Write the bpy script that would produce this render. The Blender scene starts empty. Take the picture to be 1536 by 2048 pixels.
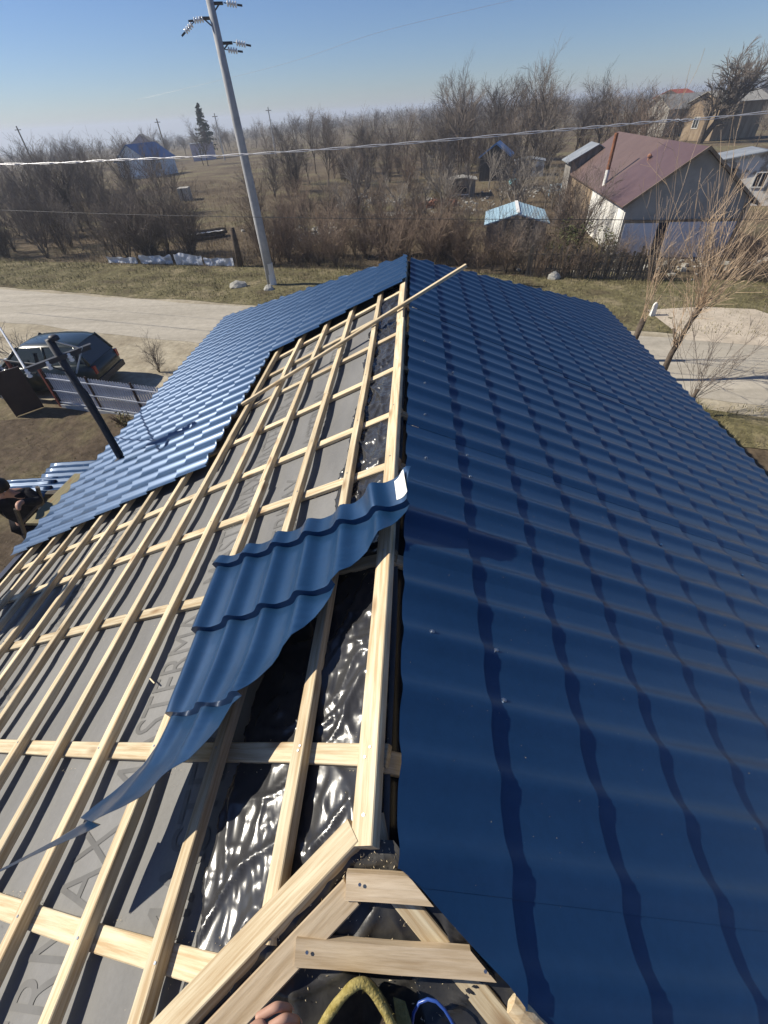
import bpy, bmesh, math, random
import numpy as np
from mathutils import Vector, Matrix, noise as mnoise

S = bpy.context.scene
COL = S.collection
GZ = 5.8                       # eye height above the ground, metres
R = math.radians

# ------------------------------------------------------------------ camera
cam = bpy.data.cameras.new('camera')
cam.sensor_fit = 'VERTICAL'
cam.sensor_height = 24.0
cam.lens = 24.0 * 870.0 / 2048.0
cam.clip_start = 0.02
cam.clip_end = 9000
camo = bpy.data.objects.new('camera', cam)
COL.objects.link(camo)
def cam_axes(pitch, roll, yaw):
    p, r, y = R(pitch), R(roll), R(yaw)
    fw = Vector((0, math.cos(p), -math.sin(p))); rt = Vector((1, 0, 0)); up = rt.cross(fw)
    a = rt * math.cos(r) - up * math.sin(r)
    b = up * math.cos(r) + rt * math.sin(r)
    M = Matrix.Rotation(y, 3, 'Z')
    return M @ a, M @ b, M @ fw
ax, ay, af = cam_axes(42.75, 3.55, 5.3)
camo.matrix_world = Matrix(((ax.x, ay.x, -af.x, 0), (ax.y, ay.y, -af.y, 0), (ax.z, ay.z, -af.z, GZ), (0, 0, 0, 1)))
S.camera = camo

# ------------------------------------------------------------------ light
SUN = Vector((1.0, -0.13, -0.79)).normalized()      # direction the light travels
w = bpy.data.worlds.new('World'); S.world = w; w.use_nodes = True
nt = w.node_tree
bg = nt.nodes['Background']
sky = nt.nodes.new('ShaderNodeTexSky'); sky.sky_type = 'NISHITA'; sky.sun_disc = False
sky.sun_elevation = math.asin(-SUN.z)
sky.sun_rotation = math.atan2(-SUN.x, -SUN.y)
sky.altitude = 300; sky.air_density = 1.0; sky.dust_density = 0.15; sky.ozone_density = 3.5
tint = nt.nodes.new('ShaderNodeMix'); tint.data_type = 'RGBA'; tint.blend_type = 'MULTIPLY'; tint.inputs[0].default_value = 1.0
tint.inputs[7].default_value = (0.83, 0.93, 1.20, 1)
nt.links.new(sky.outputs[0], tint.inputs[6]); nt.links.new(tint.outputs[2], bg.inputs[0]); bg.inputs[1].default_value = 0.062
sl = bpy.data.lights.new('sun', 'SUN'); sl.energy = 5.0; sl.angle = R(0.55); sl.color = (1.0, 0.93, 0.80)
so = bpy.data.objects.new('sun', sl); COL.objects.link(so)
so.rotation_euler = SUN.to_track_quat('-Z', 'Y').to_euler(); so.location = (-30, 5, 40)
S.view_settings.view_transform = 'Standard'; S.view_settings.look = 'None'
S.view_settings.exposure = 0.36; S.view_settings.gamma = 1.0
try: S.view_settings.use_curve_mapping = False
except Exception: pass
S.cycles.max_bounces = 6; S.cycles.diffuse_bounces = 3; S.cycles.glossy_bounces = 3
S.cycles.transparent_max_bounces = 6; S.cycles.volume_bounces = 0
S.cycles.sample_clamp_indirect = 4.0

# ------------------------------------------------------------------ materials
def mat(name, c1, c2=None, scale=4.0, rough=0.7, spec=0.35, metal=0.0, bump=0.0, bscale=None, stretch=(1, 1, 1),
        coord='Object', detail=6.0, c3=None, coat=0.0, vary=0.0, lo=0.35, hi=0.65, bdist=0.01, rvar=0.0, fine=None, rot=0.0, coatr=0.12):
    m = bpy.data.materials.new(name); m.use_nodes = True
    N, L = m.node_tree.nodes, m.node_tree.links
    b = N['Principled BSDF']
    b.inputs['Roughness'].default_value = rough; b.inputs['Metallic'].default_value = metal
    b.inputs['Specular IOR Level'].default_value = spec
    b.inputs['Coat Weight'].default_value = coat; b.inputs['Coat Roughness'].default_value = coatr
    b.inputs['Base Color'].default_value = (*c1, 1)
    if c2 is None and bump == 0: return m
    tc = N.new('ShaderNodeTexCoord'); mp = N.new('ShaderNodeMapping'); mp.inputs['Scale'].default_value = stretch; mp.inputs['Rotation'].default_value = (0, 0, rot)
    L.new(tc.outputs[coord], mp.inputs[0])
    n = N.new('ShaderNodeTexNoise'); n.inputs['Scale'].default_value = scale; n.inputs['Detail'].default_value = detail
    n.inputs['Roughness'].default_value = 0.62
    L.new(mp.outputs[0], n.inputs['Vector'])
    if c2 is not None:
        cr = N.new('ShaderNodeValToRGB'); e = cr.color_ramp.elements
        e[0].position = lo; e[0].color = (*c1, 1); e[1].position = hi; e[1].color = (*c2, 1)
        if c3 is not None:
            q = e.new((lo + hi) / 2); q.color = (*c3, 1)
        L.new(n.outputs['Fac'], cr.inputs[0])
        out = cr.outputs[0]
        if vary > 0:
            oi = N.new('ShaderNodeObjectInfo'); hs = N.new('ShaderNodeHueSaturation')
            mr = N.new('ShaderNodeMapRange'); mr.inputs['To Min'].default_value = 1 - vary; mr.inputs['To Max'].default_value = 1 + vary
            L.new(oi.outputs['Random'], mr.inputs[0]); L.new(mr.outputs[0], hs.inputs['Value']); L.new(out, hs.inputs['Color'])
            out = hs.outputs[0]
        if fine:                                     # small-scale mottling: grit, litter, dust
            nf_ = N.new('ShaderNodeTexNoise'); nf_.inputs['Scale'].default_value = fine[0]; nf_.inputs['Detail'].default_value = 6; nf_.inputs['Roughness'].default_value = 0.75
            L.new(tc.outputs[coord], nf_.inputs['Vector'])
            mf = N.new('ShaderNodeMapRange'); mf.inputs['From Min'].default_value = 0.3; mf.inputs['From Max'].default_value = 0.7
            mf.inputs['To Min'].default_value = 1 - fine[1]; mf.inputs['To Max'].default_value = 1 + fine[1]
            L.new(nf_.outputs['Fac'], mf.inputs[0]); hf = N.new('ShaderNodeHueSaturation'); L.new(mf.outputs[0], hf.inputs['Value']); L.new(out, hf.inputs['Color']); out = hf.outputs[0]
        L.new(out, b.inputs['Base Color'])
    if rvar > 0:
        mr = N.new('ShaderNodeMapRange'); mr.inputs['To Min'].default_value = rough - rvar; mr.inputs['To Max'].default_value = rough + rvar
        L.new(n.outputs['Fac'], mr.inputs[0]); L.new(mr.outputs[0], b.inputs['Roughness'])
    if bump > 0:
        n2 = N.new('ShaderNodeTexNoise'); n2.inputs['Scale'].default_value = bscale or scale * 3; n2.inputs['Detail'].default_value = 5
        L.new(mp.outputs[0], n2.inputs['Vector'])
        bp = N.new('ShaderNodeBump'); bp.inputs['Strength'].default_value = bump; bp.inputs['Distance'].default_value = bdist
        L.new(n2.outputs['Fac'], bp.inputs['Height']); L.new(bp.outputs[0], b.inputs['Normal'])
    return m

def wood_mat(name, c1, c2, knot=(0.26, 0.14, 0.06), vary=0.19, rough=0.75, grain=1.0):
    """sawn softwood: grain runs along the board's local X"""
    m = bpy.data.materials.new(name); m.use_nodes = True
    N, L = m.node_tree.nodes, m.node_tree.links; b = N['Principled BSDF']
    b.inputs['Roughness'].default_value = rough; b.inputs['Specular IOR Level'].default_value = 0.25
    tc = N.new('ShaderNodeTexCoord'); oi = N.new('ShaderNodeObjectInfo')
    ad = N.new('ShaderNodeVectorMath'); ad.operation = 'ADD'
    sc = N.new('ShaderNodeVectorMath'); sc.operation = 'SCALE'; sc.inputs['Scale'].default_value = 37.0
    cb = N.new('ShaderNodeCombineXYZ')
    for k in range(3): L.new(oi.outputs['Random'], cb.inputs[k])
    L.new(cb.outputs[0], sc.inputs[0]); L.new(tc.outputs['Object'], ad.inputs[0]); L.new(sc.outputs[0], ad.inputs[1])
    mp = N.new('ShaderNodeMapping'); mp.inputs['Scale'].default_value = (1.6, 34 * grain, 34 * grain); L.new(ad.outputs[0], mp.inputs[0])
    n = N.new('ShaderNodeTexNoise'); n.inputs['Scale'].default_value = 2.2; n.inputs['Detail'].default_value = 6; n.inputs['Roughness'].default_value = 0.65
    L.new(mp.outputs[0], n.inputs['Vector'])
    cr = N.new('ShaderNodeValToRGB'); e = cr.color_ramp.elements
    e[0].position = 0.36; e[0].color = (*c1, 1); e[1].position = 0.62; e[1].color = (*c2, 1)
    L.new(n.outputs['Fac'], cr.inputs[0])
    # knots
    mk = N.new('ShaderNodeMapping'); mk.inputs['Scale'].default_value = (3.2, 9, 9); L.new(ad.outputs[0], mk.inputs[0])
    v = N.new('ShaderNodeTexVoronoi'); v.inputs['Scale'].default_value = 1.0; L.new(mk.outputs[0], v.inputs['Vector'])
    kr = N.new('ShaderNodeValToRGB'); ke = kr.color_ramp.elements
    ke[0].position = 0.05; ke[0].color = (1, 1, 1, 1); ke[1].position = 0.20; ke[1].color = (0, 0, 0, 1)
    L.new(v.outputs['Distance'], kr.inputs[0])
    mx = N.new('ShaderNodeMix'); mx.data_type = 'RGBA'
    ml = N.new('ShaderNodeMath'); ml.operation = 'MULTIPLY'; ml.inputs[1].default_value = 0.75
    L.new(kr.outputs[0], ml.inputs[0]); L.new(ml.outputs[0], mx.inputs[0])
    L.new(cr.outputs[0], mx.inputs[6]); mx.inputs[7].default_value = (*knot, 1)
    # large stains
    n3 = N.new('ShaderNodeTexNoise'); n3.inputs['Scale'].default_value = 1.7; n3.inputs['Detail'].default_value = 3
    L.new(ad.outputs[0], n3.inputs['Vector'])
    st = N.new('ShaderNodeMapRange'); st.inputs['From Min'].default_value = 0.35; st.inputs['From Max'].default_value = 0.7
    st.inputs['To Min'].default_value = 0.84; st.inputs['To Max'].default_value = 1.06; L.new(n3.outputs['Fac'], st.inputs[0])
    rv = N.new('ShaderNodeMapRange'); rv.inputs['To Min'].default_value = 1 - vary; rv.inputs['To Max'].default_value = 1 + vary
    L.new(oi.outputs['Random'], rv.inputs[0])
    mm = N.new('ShaderNodeMath'); mm.operation = 'MULTIPLY'; L.new(st.outputs[0], mm.inputs[0]); L.new(rv.outputs[0], mm.inputs[1])
    hs = N.new('ShaderNodeHueSaturation'); L.new(mm.outputs[0], hs.inputs['Value']); L.new(mx.outputs[2], hs.inputs['Color'])
    L.new(hs.outputs[0], b.inputs['Base Color'])
    bp = N.new('ShaderNodeBump'); bp.inputs['Strength'].default_value = 0.5; bp.inputs['Distance'].default_value = 0.004
    L.new(n.outputs['Fac'], bp.inputs['Height']); L.new(bp.outputs[0], b.inputs['Normal'])
    return m

M = {}
M['wood'] = wood_mat('fresh_pine', (0.48, 0.35, 0.20), (0.71, 0.61, 0.42))
M['wood_rough'] = wood_mat('rough_sawn_pine', (0.42, 0.31, 0.19), (0.63, 0.51, 0.36), grain=0.6)
M['wood_old'] = wood_mat('weathered_wood', (0.075, 0.065, 0.055), (0.17, 0.145, 0.115), knot=(0.03, 0.02, 0.015), vary=0.3)
M['plank'] = wood_mat('old_plank', (0.20, 0.17, 0.09), (0.30, 0.26, 0.15), vary=0.1)
M['blue'] = mat('blue_coated_steel', (0.0095, 0.045, 0.113), (0.0125, 0.052, 0.128), scale=2.6, rough=0.40, spec=0.5, metal=0.35, coat=0.38, coatr=0.20, fine=(34.0, 0.09), bump=0.10, bscale=7, rvar=0.07, bdist=0.004, detail=9)
M['blue_back'] = mat('grey_sheet_back', (0.20, 0.22, 0.24), rough=0.5)
M['flash'] = mat('blue_grey_flashing', (0.10, 0.15, 0.20), (0.15, 0.20, 0.25), scale=3, rough=0.4, metal=0.2)
M['trim_dark'] = mat('dark_navy_trim', (0.012, 0.022, 0.055), rough=0.4, spec=0.5)
M['membrane'] = mat('grey_roof_membrane', (0.142, 0.140, 0.136), (0.218, 0.214, 0.205), scale=2.2, rough=0.72, spec=0.28, bump=0.55, bscale=14, stretch=(1, .35, 1), bdist=0.006, detail=9, lo=.3, hi=.7, fine=(60, 0.07))
M['ink'] = mat('grey_print', (0.128, 0.126, 0.122), (0.168, 0.165, 0.158), scale=5, rough=0.8, spec=0.2)
M['film'] = mat('black_plastic_film', (0.026, 0.026, 0.028), (0.048, 0.048, 0.050), scale=3, rough=0.24, spec=0.5)
M['film_dusty'] = mat('dusty_black_plastic_film', (0.018, 0.018, 0.020), (0.055, 0.052, 0.046), scale=9, rough=0.38, spec=0.5, bump=0.4, bscale=20, bdist=0.008)
M['chip'] = mat('sawdust', (0.62, 0.50, 0.30), (0.72, 0.62, 0.44), scale=30, rough=0.9)
M['screw'] = mat('screw_metal', (0.35, 0.38, 0.42), rough=0.3, metal=0.9)
M['screw_blue'] = mat('painted_screw', (0.03, 0.09, 0.20), rough=0.3, spec=0.6)
M['wall'] = mat('rendered_wall', (0.42, 0.39, 0.33), (0.5, 0.47, 0.4), scale=4, rough=0.9, bump=0.2)
M['steel_dark'] = mat('dark_painted_steel', (0.025, 0.027, 0.034), (0.05, 0.05, 0.055), scale=9, rough=0.5, spec=0.45)
M['galv'] = mat('galvanised_steel', (0.42, 0.43, 0.44), (0.55, 0.56, 0.57), scale=12, rough=0.35, metal=0.8)
M['porcelain'] = mat('glazed_porcelain', (0.75, 0.76, 0.76), rough=0.12, spec=0.6)
M['concrete'] = mat('pole_concrete', (0.30, 0.31, 0.32), (0.42, 0.42, 0.42), scale=3, rough=0.85, bump=0.15)
M['cable'] = mat('aluminium_cable', (0.50, 0.50, 0.52), (0.62, 0.62, 0.64), scale=30, rough=0.35, metal=0.5)
M['cable_dark'] = mat('black_cable', (0.025, 0.025, 0.028), rough=0.5)
M['cable_blue'] = mat('blue_cable', (0.03, 0.08, 0.32), rough=0.3, spec=0.6)
M['ground'] = mat('garden_soil', (0.095, 0.072, 0.048), (0.170, 0.150, 0.085), scale=0.16, c3=(0.135, 0.105, 0.070), fine=(2.6, 0.45), rough=0.95, spec=0.1, bump=0.8, bscale=2.2, detail=9, bdist=0.12)
M['yard'] = mat('yard_soil', (0.060, 0.045, 0.032), (0.135, 0.115, 0.065), scale=0.5, c3=(0.095, 0.072, 0.050), fine=(5.0, 0.4), rough=0.95, spec=0.1, bump=0.9, bscale=3, detail=9, bdist=0.08)
M['road'] = mat('dusty_road', (0.33, 0.298, 0.243), (0.46, 0.418, 0.345), scale=0.55, rough=0.9, spec=0.15, bump=0.25, bscale=7, detail=8, stretch=(.12, 2.2, 1), rot=0.275, bdist=0.03, fine=(3.5, 0.16))
M['road_sand'] = mat('sandy_shoulder', (0.27, 0.23, 0.165), (0.43, 0.38, 0.285), scale=0.8, fine=(5, 0.25), rough=0.95, spec=0.1, bump=0.5, bscale=4, detail=8, bdist=0.05)
M['pad'] = mat('trodden_sand', (0.42, 0.36, 0.28), (0.52, 0.45, 0.36), scale=0.9, fine=(6, 0.2), rough=0.95, spec=0.1, bump=0.4, bscale=4, bdist=0.04)
M['verge'] = mat('verge_turf', (0.105, 0.086, 0.052), (0.215, 0.180, 0.110), scale=0.7, c3=(0.135, 0.120, 0.062), fine=(4.0, 0.4), rough=0.95, spec=0.1, bump=1.0, bscale=5, detail=9, bdist=0.08)
M['blade'] = mat('grass_blades', (0.12, 0.115, 0.045), (0.27, 0.23, 0.125), scale=0.8, rough=0.8, spec=0.15)
M['dead'] = mat('dead_stalks', (0.14, 0.105, 0.068), (0.26, 0.20, 0.13), scale=0.5, rough=0.9, spec=0.1)
M['twig'] = mat('twig_bark', (0.115, 0.095, 0.080), (0.20, 0.168, 0.142), scale=1.2, rough=0.9, spec=0.15, vary=0.25)
M['twig_brown'] = mat('brown_twig_bark', (0.150, 0.108, 0.080), (0.24, 0.18, 0.135), scale=1.2, rough=0.9, spec=0.15, vary=0.25)
M['twig_pale'] = mat('pale_young_bark', (0.38, 0.27, 0.175), (0.54, 0.41, 0.285), scale=2, rough=0.75, spec=0.25, vary=0.12)
M['twig_grey'] = mat('grey_bark', (0.17, 0.15, 0.13), (0.27, 0.24, 0.205), scale=1.4, rough=0.9, spec=0.15, vary=0.2)
M['bark'] = mat('trunk_bark', (0.07, 0.055, 0.043), (0.15, 0.12, 0.095), scale=6, rough=0.95, spec=0.1, bump=0.6, bscale=18, bdist=0.02)
M['forest'] = mat('far_wood', (0.085, 0.075, 0.068), (0.14, 0.122, 0.11), scale=0.05, rough=1.0, spec=0.0)
M['conifer'] = mat('conifer_needles', (0.018, 0.035, 0.020), (0.040, 0.062, 0.035), scale=1.5, rough=0.85, spec=0.2)
M['evergreen'] = mat('ivy_leaves', (0.055, 0.065, 0.02), (0.12, 0.12, 0.045), scale=2, rough=0.7, spec=0.3)
M['plum_roof'] = mat('plum_tin_roof', (0.118, 0.078, 0.069), (0.140, 0.094, 0.082), scale=1.5, rough=0.55, spec=0.35)
M['plum_new'] = mat('purple_tin_roof', (0.092, 0.056, 0.058), (0.112, 0.070, 0.070), scale=1.5, rough=0.5, spec=0.4)
M['plaster_grey'] = mat('bare_grey_plaster', (0.32, 0.30, 0.26), (0.43, 0.40, 0.35), scale=1.3, rough=0.95, bump=0.2)
M['white_board'] = mat('whitewashed_boards', (0.62, 0.60, 0.55), (0.80, 0.79, 0.75), scale=1.2, stretch=(1, 1, .25), rough=0.85, bump=0.25)
M['brown_board'] = mat('bare_brown_boards', (0.20, 0.14, 0.09), (0.36, 0.28, 0.19), scale=2, stretch=(1, 1, .2), rough=0.9, bump=0.3)
M['door_panel'] = mat('pale_painted_sheet', (0.66, 0.66, 0.69), (0.76, 0.76, 0.78), scale=0.8, rough=0.6)
M['door_dark'] = mat('dark_opening', (0.02, 0.022, 0.035), rough=0.8)
M['rust'] = mat('rusty_pipe', (0.17, 0.065, 0.035), (0.30, 0.13, 0.07), scale=7, rough=0.9)
M['tin_blue'] = mat('pale_blue_tin', (0.27, 0.40, 0.48), (0.38, 0.52, 0.59), scale=2.5, rough=0.5, stretch=(4, 1, 1))
M['tin_grey'] = mat('grey_tin_roof', (0.20, 0.22, 0.245), (0.30, 0.32, 0.34), scale=1, rough=0.55, spec=0.4)
M['trim_blue'] = mat('blue_trim', (0.10, 0.22, 0.42), (0.15, 0.28, 0.5), scale=2, rough=0.5)
M['shed_dark'] = mat('dark_shed_boards', (0.045, 0.040, 0.038), (0.085, 0.075, 0.068), scale=2, stretch=(3, 3, .3), rough=0.9)
M['shed_grey'] = mat('grey_shed_boards', (0.17, 0.16, 0.145), (0.29, 0.27, 0.245), scale=2, stretch=(3, 3, .3), rough=0.9)
M['lime'] = mat('peeling_limewash', (0.36, 0.31, 0.24), (0.80, 0.77, 0.70), scale=1.6, rough=0.95, lo=0.42, hi=0.52)
M['blue_wall'] = mat('pale_blue_render', (0.60, 0.69, 0.77), (0.67, 0.75, 0.82), scale=0.8, rough=0.9)
M['blue_roof'] = mat('bright_blue_roof', (0.045, 0.135, 0.30), (0.065, 0.165, 0.35), scale=0.8, rough=0.45)
M['lilac'] = mat('lilac_render', (0.40, 0.37, 0.46), (0.46, 0.43, 0.52), scale=0.8, rough=0.9)
M['eternit'] = mat('fibre_cement_roof', (0.33, 0.31, 0.27), (0.45, 0.43, 0.38), scale=1.2, rough=0.9)
M['red_roof'] = mat('red_tile_roof', (0.34, 0.075, 0.050), (0.46, 0.12, 0.075), scale=1.5, rough=0.8)
M['brick'] = mat('red_brick', (0.26, 0.12, 0.08), (0.38, 0.19, 0.125), scale=3, rough=0.9, vary=0.25)
M['stone'] = mat('pale_stone', (0.36, 0.345, 0.30), (0.52, 0.50, 0.45), scale=4, rough=0.9, bump=0.4, vary=0.15)
M['sheeting'] = mat('white_plastic_sheeting', (0.46, 0.49, 0.53), (0.64, 0.66, 0.70), scale=2, rough=0.4, spec=0.5, bump=0.5, bscale=6, bdist=0.05)
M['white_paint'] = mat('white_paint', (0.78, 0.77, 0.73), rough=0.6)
M['cyan'] = mat('cyan_plastic', (0.28, 0.60, 0.68), rough=0.4)
M['fence_blue'] = mat('blue_grey_fence_steel', (0.40, 0.43, 0.50), (0.47, 0.50, 0.57), scale=3, rough=0.45, spec=0.45, vary=0.08)
M['gate_brown'] = mat('dark_brown_sheet', (0.030, 0.020, 0.020), (0.045, 0.030, 0.028), scale=3, rough=0.55)
M['gate_red'] = mat('oxide_red_steel', (0.16, 0.040, 0.030), (0.22, 0.065, 0.045), scale=5, rough=0.7)
M['car_paint'] = mat('dark_green_car_paint', (0.010, 0.020, 0.016), rough=0.30, spec=0.5, coat=0.5)
M['car_grey'] = mat('dark_grey_car_paint', (0.045, 0.045, 0.050), rough=0.25, spec=0.6, coat=0.6)
M['glass'] = mat('dark_car_glass', (0.030, 0.036, 0.040), rough=0.04, spec=0.8)
M['tyre'] = mat('tyre_rubber', (0.018, 0.018, 0.018), rough=0.85)
M['lamp_red'] = mat('red_lamp_lens', (0.32, 0.02, 0.015), rough=0.15, spec=0.6)
M['lamp_clear'] = mat('clear_lamp_lens', (0.6, 0.6, 0.58), rough=0.1, spec=0.7)
M['skin'] = mat('skin', (0.42, 0.235, 0.165), (0.48, 0.28, 0.20), scale=20, rough=0.55, spec=0.35, bump=0.15, bscale=120, bdist=0.001)
M['nail'] = mat('fingernail', (0.55, 0.36, 0.30), rough=0.3)
M['cloth_dark'] = mat('dark_work_cloth', (0.012, 0.013, 0.018), (0.028, 0.028, 0.034), scale=14, rough=0.9, spec=0.15, bump=0.4, bscale=60)
M['cloth_grey'] = mat('grey_work_cloth', (0.07, 0.07, 0.075), (0.11, 0.11, 0.115), scale=14, rough=0.9, spec=0.15, bump=0.4, bscale=60)
M['hair'] = mat('black_hair', (0.010, 0.008, 0.007), (0.022, 0.018, 0.015), scale=60, rough=0.5)
M['rim'] = mat('frayed_yellow_webbing', (0.24, 0.185, 0.045), (0.42, 0.345, 0.13), scale=55, rough=0.95, bump=0.9, bscale=160, bdist=0.004)
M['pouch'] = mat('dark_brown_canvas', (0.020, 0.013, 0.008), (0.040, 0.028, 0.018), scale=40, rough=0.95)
M['pouch_olive'] = mat('olive_canvas', (0.17, 0.14, 0.045), (0.26, 0.215, 0.08), scale=40, rough=0.95, bump=0.5, bscale=120)

# ------------------------------------------------------------------ mesh builder
class MB:
    def __init__(s): s.v = []; s.f = []; s.m = []
    def add(s, vs, fs, mi=0):
        o = len(s.v); s.v.extend([tuple(p) for p in vs]); s.f.extend([tuple(i + o for i in f) for f in fs]); s.m.extend([mi] * len(fs))
    def box(s, c, d, rot=None, mi=0):
        hx, hy, hz = d[0] / 2, d[1] / 2, d[2] / 2
        vs = [Vector((x, y, z)) for x in (-hx, hx) for y in (-hy, hy) for z in (-hz, hz)]
        if rot is not None: vs = [rot @ q for q in vs]
        vs = [q + Vector(c) for q in vs]
        s.add(vs, [(0, 1, 3, 2), (4, 6, 7, 5), (0, 4, 5, 1), (2, 3, 7, 6), (0, 2, 6, 4), (1, 5, 7, 3)], mi)
    def tube(s, pts, rad, n=6, cap=True, mi=0):
        pts = [Vector(p) for p in pts]; k = len(pts)
        if not hasattr(rad, '__len__'): rad = [rad] * k
        rings = []; ref = None
        for i in range(k):
            t = (pts[min(i + 1, k - 1)] - pts[max(i - 1, 0)])
            if t.length < 1e-9: t = Vector((0, 0, 1))
            t.normalize()
            if ref is None:
                ref = Vector((1, 0, 0)) if abs(t.x) < 0.8 else Vector((0, 1, 0))
            a = (ref - t * ref.dot(t))
            if a.length < 1e-6: a = Vector((0, 1, 0)) - t * t.y
            a.normalize(); ref = a; b = t.cross(a)
            rings.append([pts[i] + (a * math.cos(2 * math.pi * j / n) + b * math.sin(2 * math.pi * j / n)) * rad[i] for j in range(n)])
        vs = [q for r_ in rings for q in r_]; fs = []
        for i in range(k - 1):
            for j in range(n):
                fs.append((i * n + j, i * n + (j + 1) % n, (i + 1) * n + (j + 1) % n, (i + 1) * n + j))
        if cap:
            fs.append(tuple(range(n - 1, -1, -1))); fs.append(tuple((k - 1) * n + j for j in range(n)))
        s.add(vs, fs, mi)
    def lathe(s, prof, c=(0, 0, 0), n=12, axis='Z', mi=0):
        vs = []; fs = []
        for (r_, z) in prof:
            for j in range(n):
                a = 2 * math.pi * j / n
                q = (r_ * math.cos(a), r_ * math.sin(a), z)
                if axis == 'Y': q = (q[0], q[2], q[1])
                if axis == 'X': q = (q[2], q[0], q[1])
                vs.append((q[0] + c[0], q[1] + c[1], q[2] + c[2]))
        for i in range(len(prof) - 1):
            for j in range(n): fs.append((i * n + j, i * n + (j + 1) % n, (i + 1) * n + (j + 1) % n, (i + 1) * n + j))
        fs.append(tuple(range(n - 1, -1, -1))); fs.append(tuple((len(prof) - 1) * n + j for j in range(n)))
        s.add(vs, fs, mi)
    def mesh(s, name, mats, smooth=False):
        me = bpy.data.meshes.new(name); me.from_pydata(s.v, [], s.f)
        if not isinstance(mats, (list, tuple)): mats = [mats]
        for q in mats: me.materials.append(q)
        if len(mats) > 1: me.polygons.foreach_set('material_index', s.m)
        if smooth: me.polygons.foreach_set('use_smooth', [True] * len(me.polygons))
        me.update(); return me
    def obj(s, name, mats, parent=None, smooth=False):
        return link(name, s.mesh(name, mats, smooth), parent)

def link(name, me, parent=None, mw=None):
    """links an object whose mesh is in world coordinates (or placed by mw) under parent"""
    o = bpy.data.objects.new(name, me); COL.objects.link(o)
    if mw is None: mw = Matrix.Identity(4)
    if parent is not None:
        o.parent = parent
        off = WLOC[parent.name]
        o.matrix_local = off.inverted() @ mw
        WLOC[o.name] = mw.copy()
    else:
        o.matrix_world = mw; WLOC[o.name] = mw.copy()
    return o
WLOC = {}
def tag(o, label=None, cat=None, group=None, kind=None):
    if label: o['label'] = label
    if cat: o['category'] = cat
    if group: o['group'] = group
    if kind: o['kind'] = kind
    return o
def thing(name, label, cat, loc=(0, 0, 0), rz=0.0, group=None):
    o = bpy.data.objects.new(name, None); COL.objects.link(o); o.empty_display_size = 0.1
    mw = Matrix.Translation(loc) @ Matrix.Rotation(rz, 4, 'Z'); o.matrix_world = mw; WLOC[o.name] = mw.copy()
    return tag(o, label, cat, group)
def loc_obj(mb, name, mats, parent, smooth=False):
    """part whose mesh is written in the parent's own coordinates"""
    o = bpy.data.objects.new(name, mb.mesh(name, mats, smooth)); COL.objects.link(o); o.parent = parent
    WLOC[o.name] = WLOC[parent.name].copy(); return o
def single(mb, name, mats, label, cat, loc=(0, 0, 0), rz=0.0, group=None, smooth=False, kind=None):
    o = bpy.data.objects.new(name, mb.mesh(name, mats, smooth)); COL.objects.link(o)
    o.location = loc; o.rotation_euler = (0, 0, rz)
    WLOC[o.name] = Matrix.Translation(loc) @ Matrix.Rotation(rz, 4, 'Z')
    return tag(o, label, cat, group, kind)
def copy_tree(root, loc, rz=0.0, sc=1.0, label=None, group=None):
    r_ = root.copy(); COL.objects.link(r_); r_.location = loc; r_.rotation_euler = (0, 0, rz); r_.scale = (sc, sc, sc)
    if label: r_['label'] = label
    if group: r_['group'] = group
    for ch in KIDS.get(root.name, []):
        c = ch.copy(); COL.objects.link(c); c.parent = r_
    return r_
KIDS = {}
def struct(mb, name, mats, smooth=False, kind='structure', loc=(0, 0, 0)):
    o = bpy.data.objects.new(name, mb.mesh(name, mats, smooth)); COL.objects.link(o); o.location = loc; o['kind'] = kind
    return o
def nz(x, y, z=0.0, s=1.0): return mnoise.noise(Vector((x * s, y * s, z * s)))

# ================================================================== terrain and road
def terrain_z(x, y):
    r = math.hypot(x, y); a = math.degrees(math.atan2(x, y))          # bearing, degrees right of the ridge line
    left = min(1.0, max(0.0, (-a - 2) / 26.0))
    z = -max(0.0, r - 75.0) * 0.0215 * left
    if r > 28: z += 0.35 * nz(x, y, 3, 0.05) * min(1, (r - 28) / 20) + (1.6 * nz(x, y, 9, 0.006) * min(1, (r - 120) / 200) if r > 120 else 0)
    return z
def road_far(x): return 16.8 - 0.285 * x
def road_near(x): return 12.75 - 0.30 * x
def verge_far(x): return 23.1 - 0.235 * x

mb = MB()
rr = [0, 4, 8, 12, 16, 20, 24, 28, 32, 36, 41, 46, 52, 58, 66, 75, 85, 97, 112, 130, 150, 175, 210, 260, 330, 430, 560, 760, 1050, 1500, 2200, 3400]
na = 120
for r_ in rr:
    for j in range(na):
        a = 2 * math.pi * j / na; x, y = r_ * math.sin(a), r_ * math.cos(a)
        mb.v.append((x, y, terrain_z(x, y)))
for i in range(len(rr) - 1):
    for j in range(na):
        mb.f.append((i * na + j, (i + 1) * na + j, (i + 1) * na + (j + 1) % na, i * na + (j + 1) % na)); mb.m.append(0)
struct(mb, 'ground', M['ground'], smooth=True)

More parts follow.
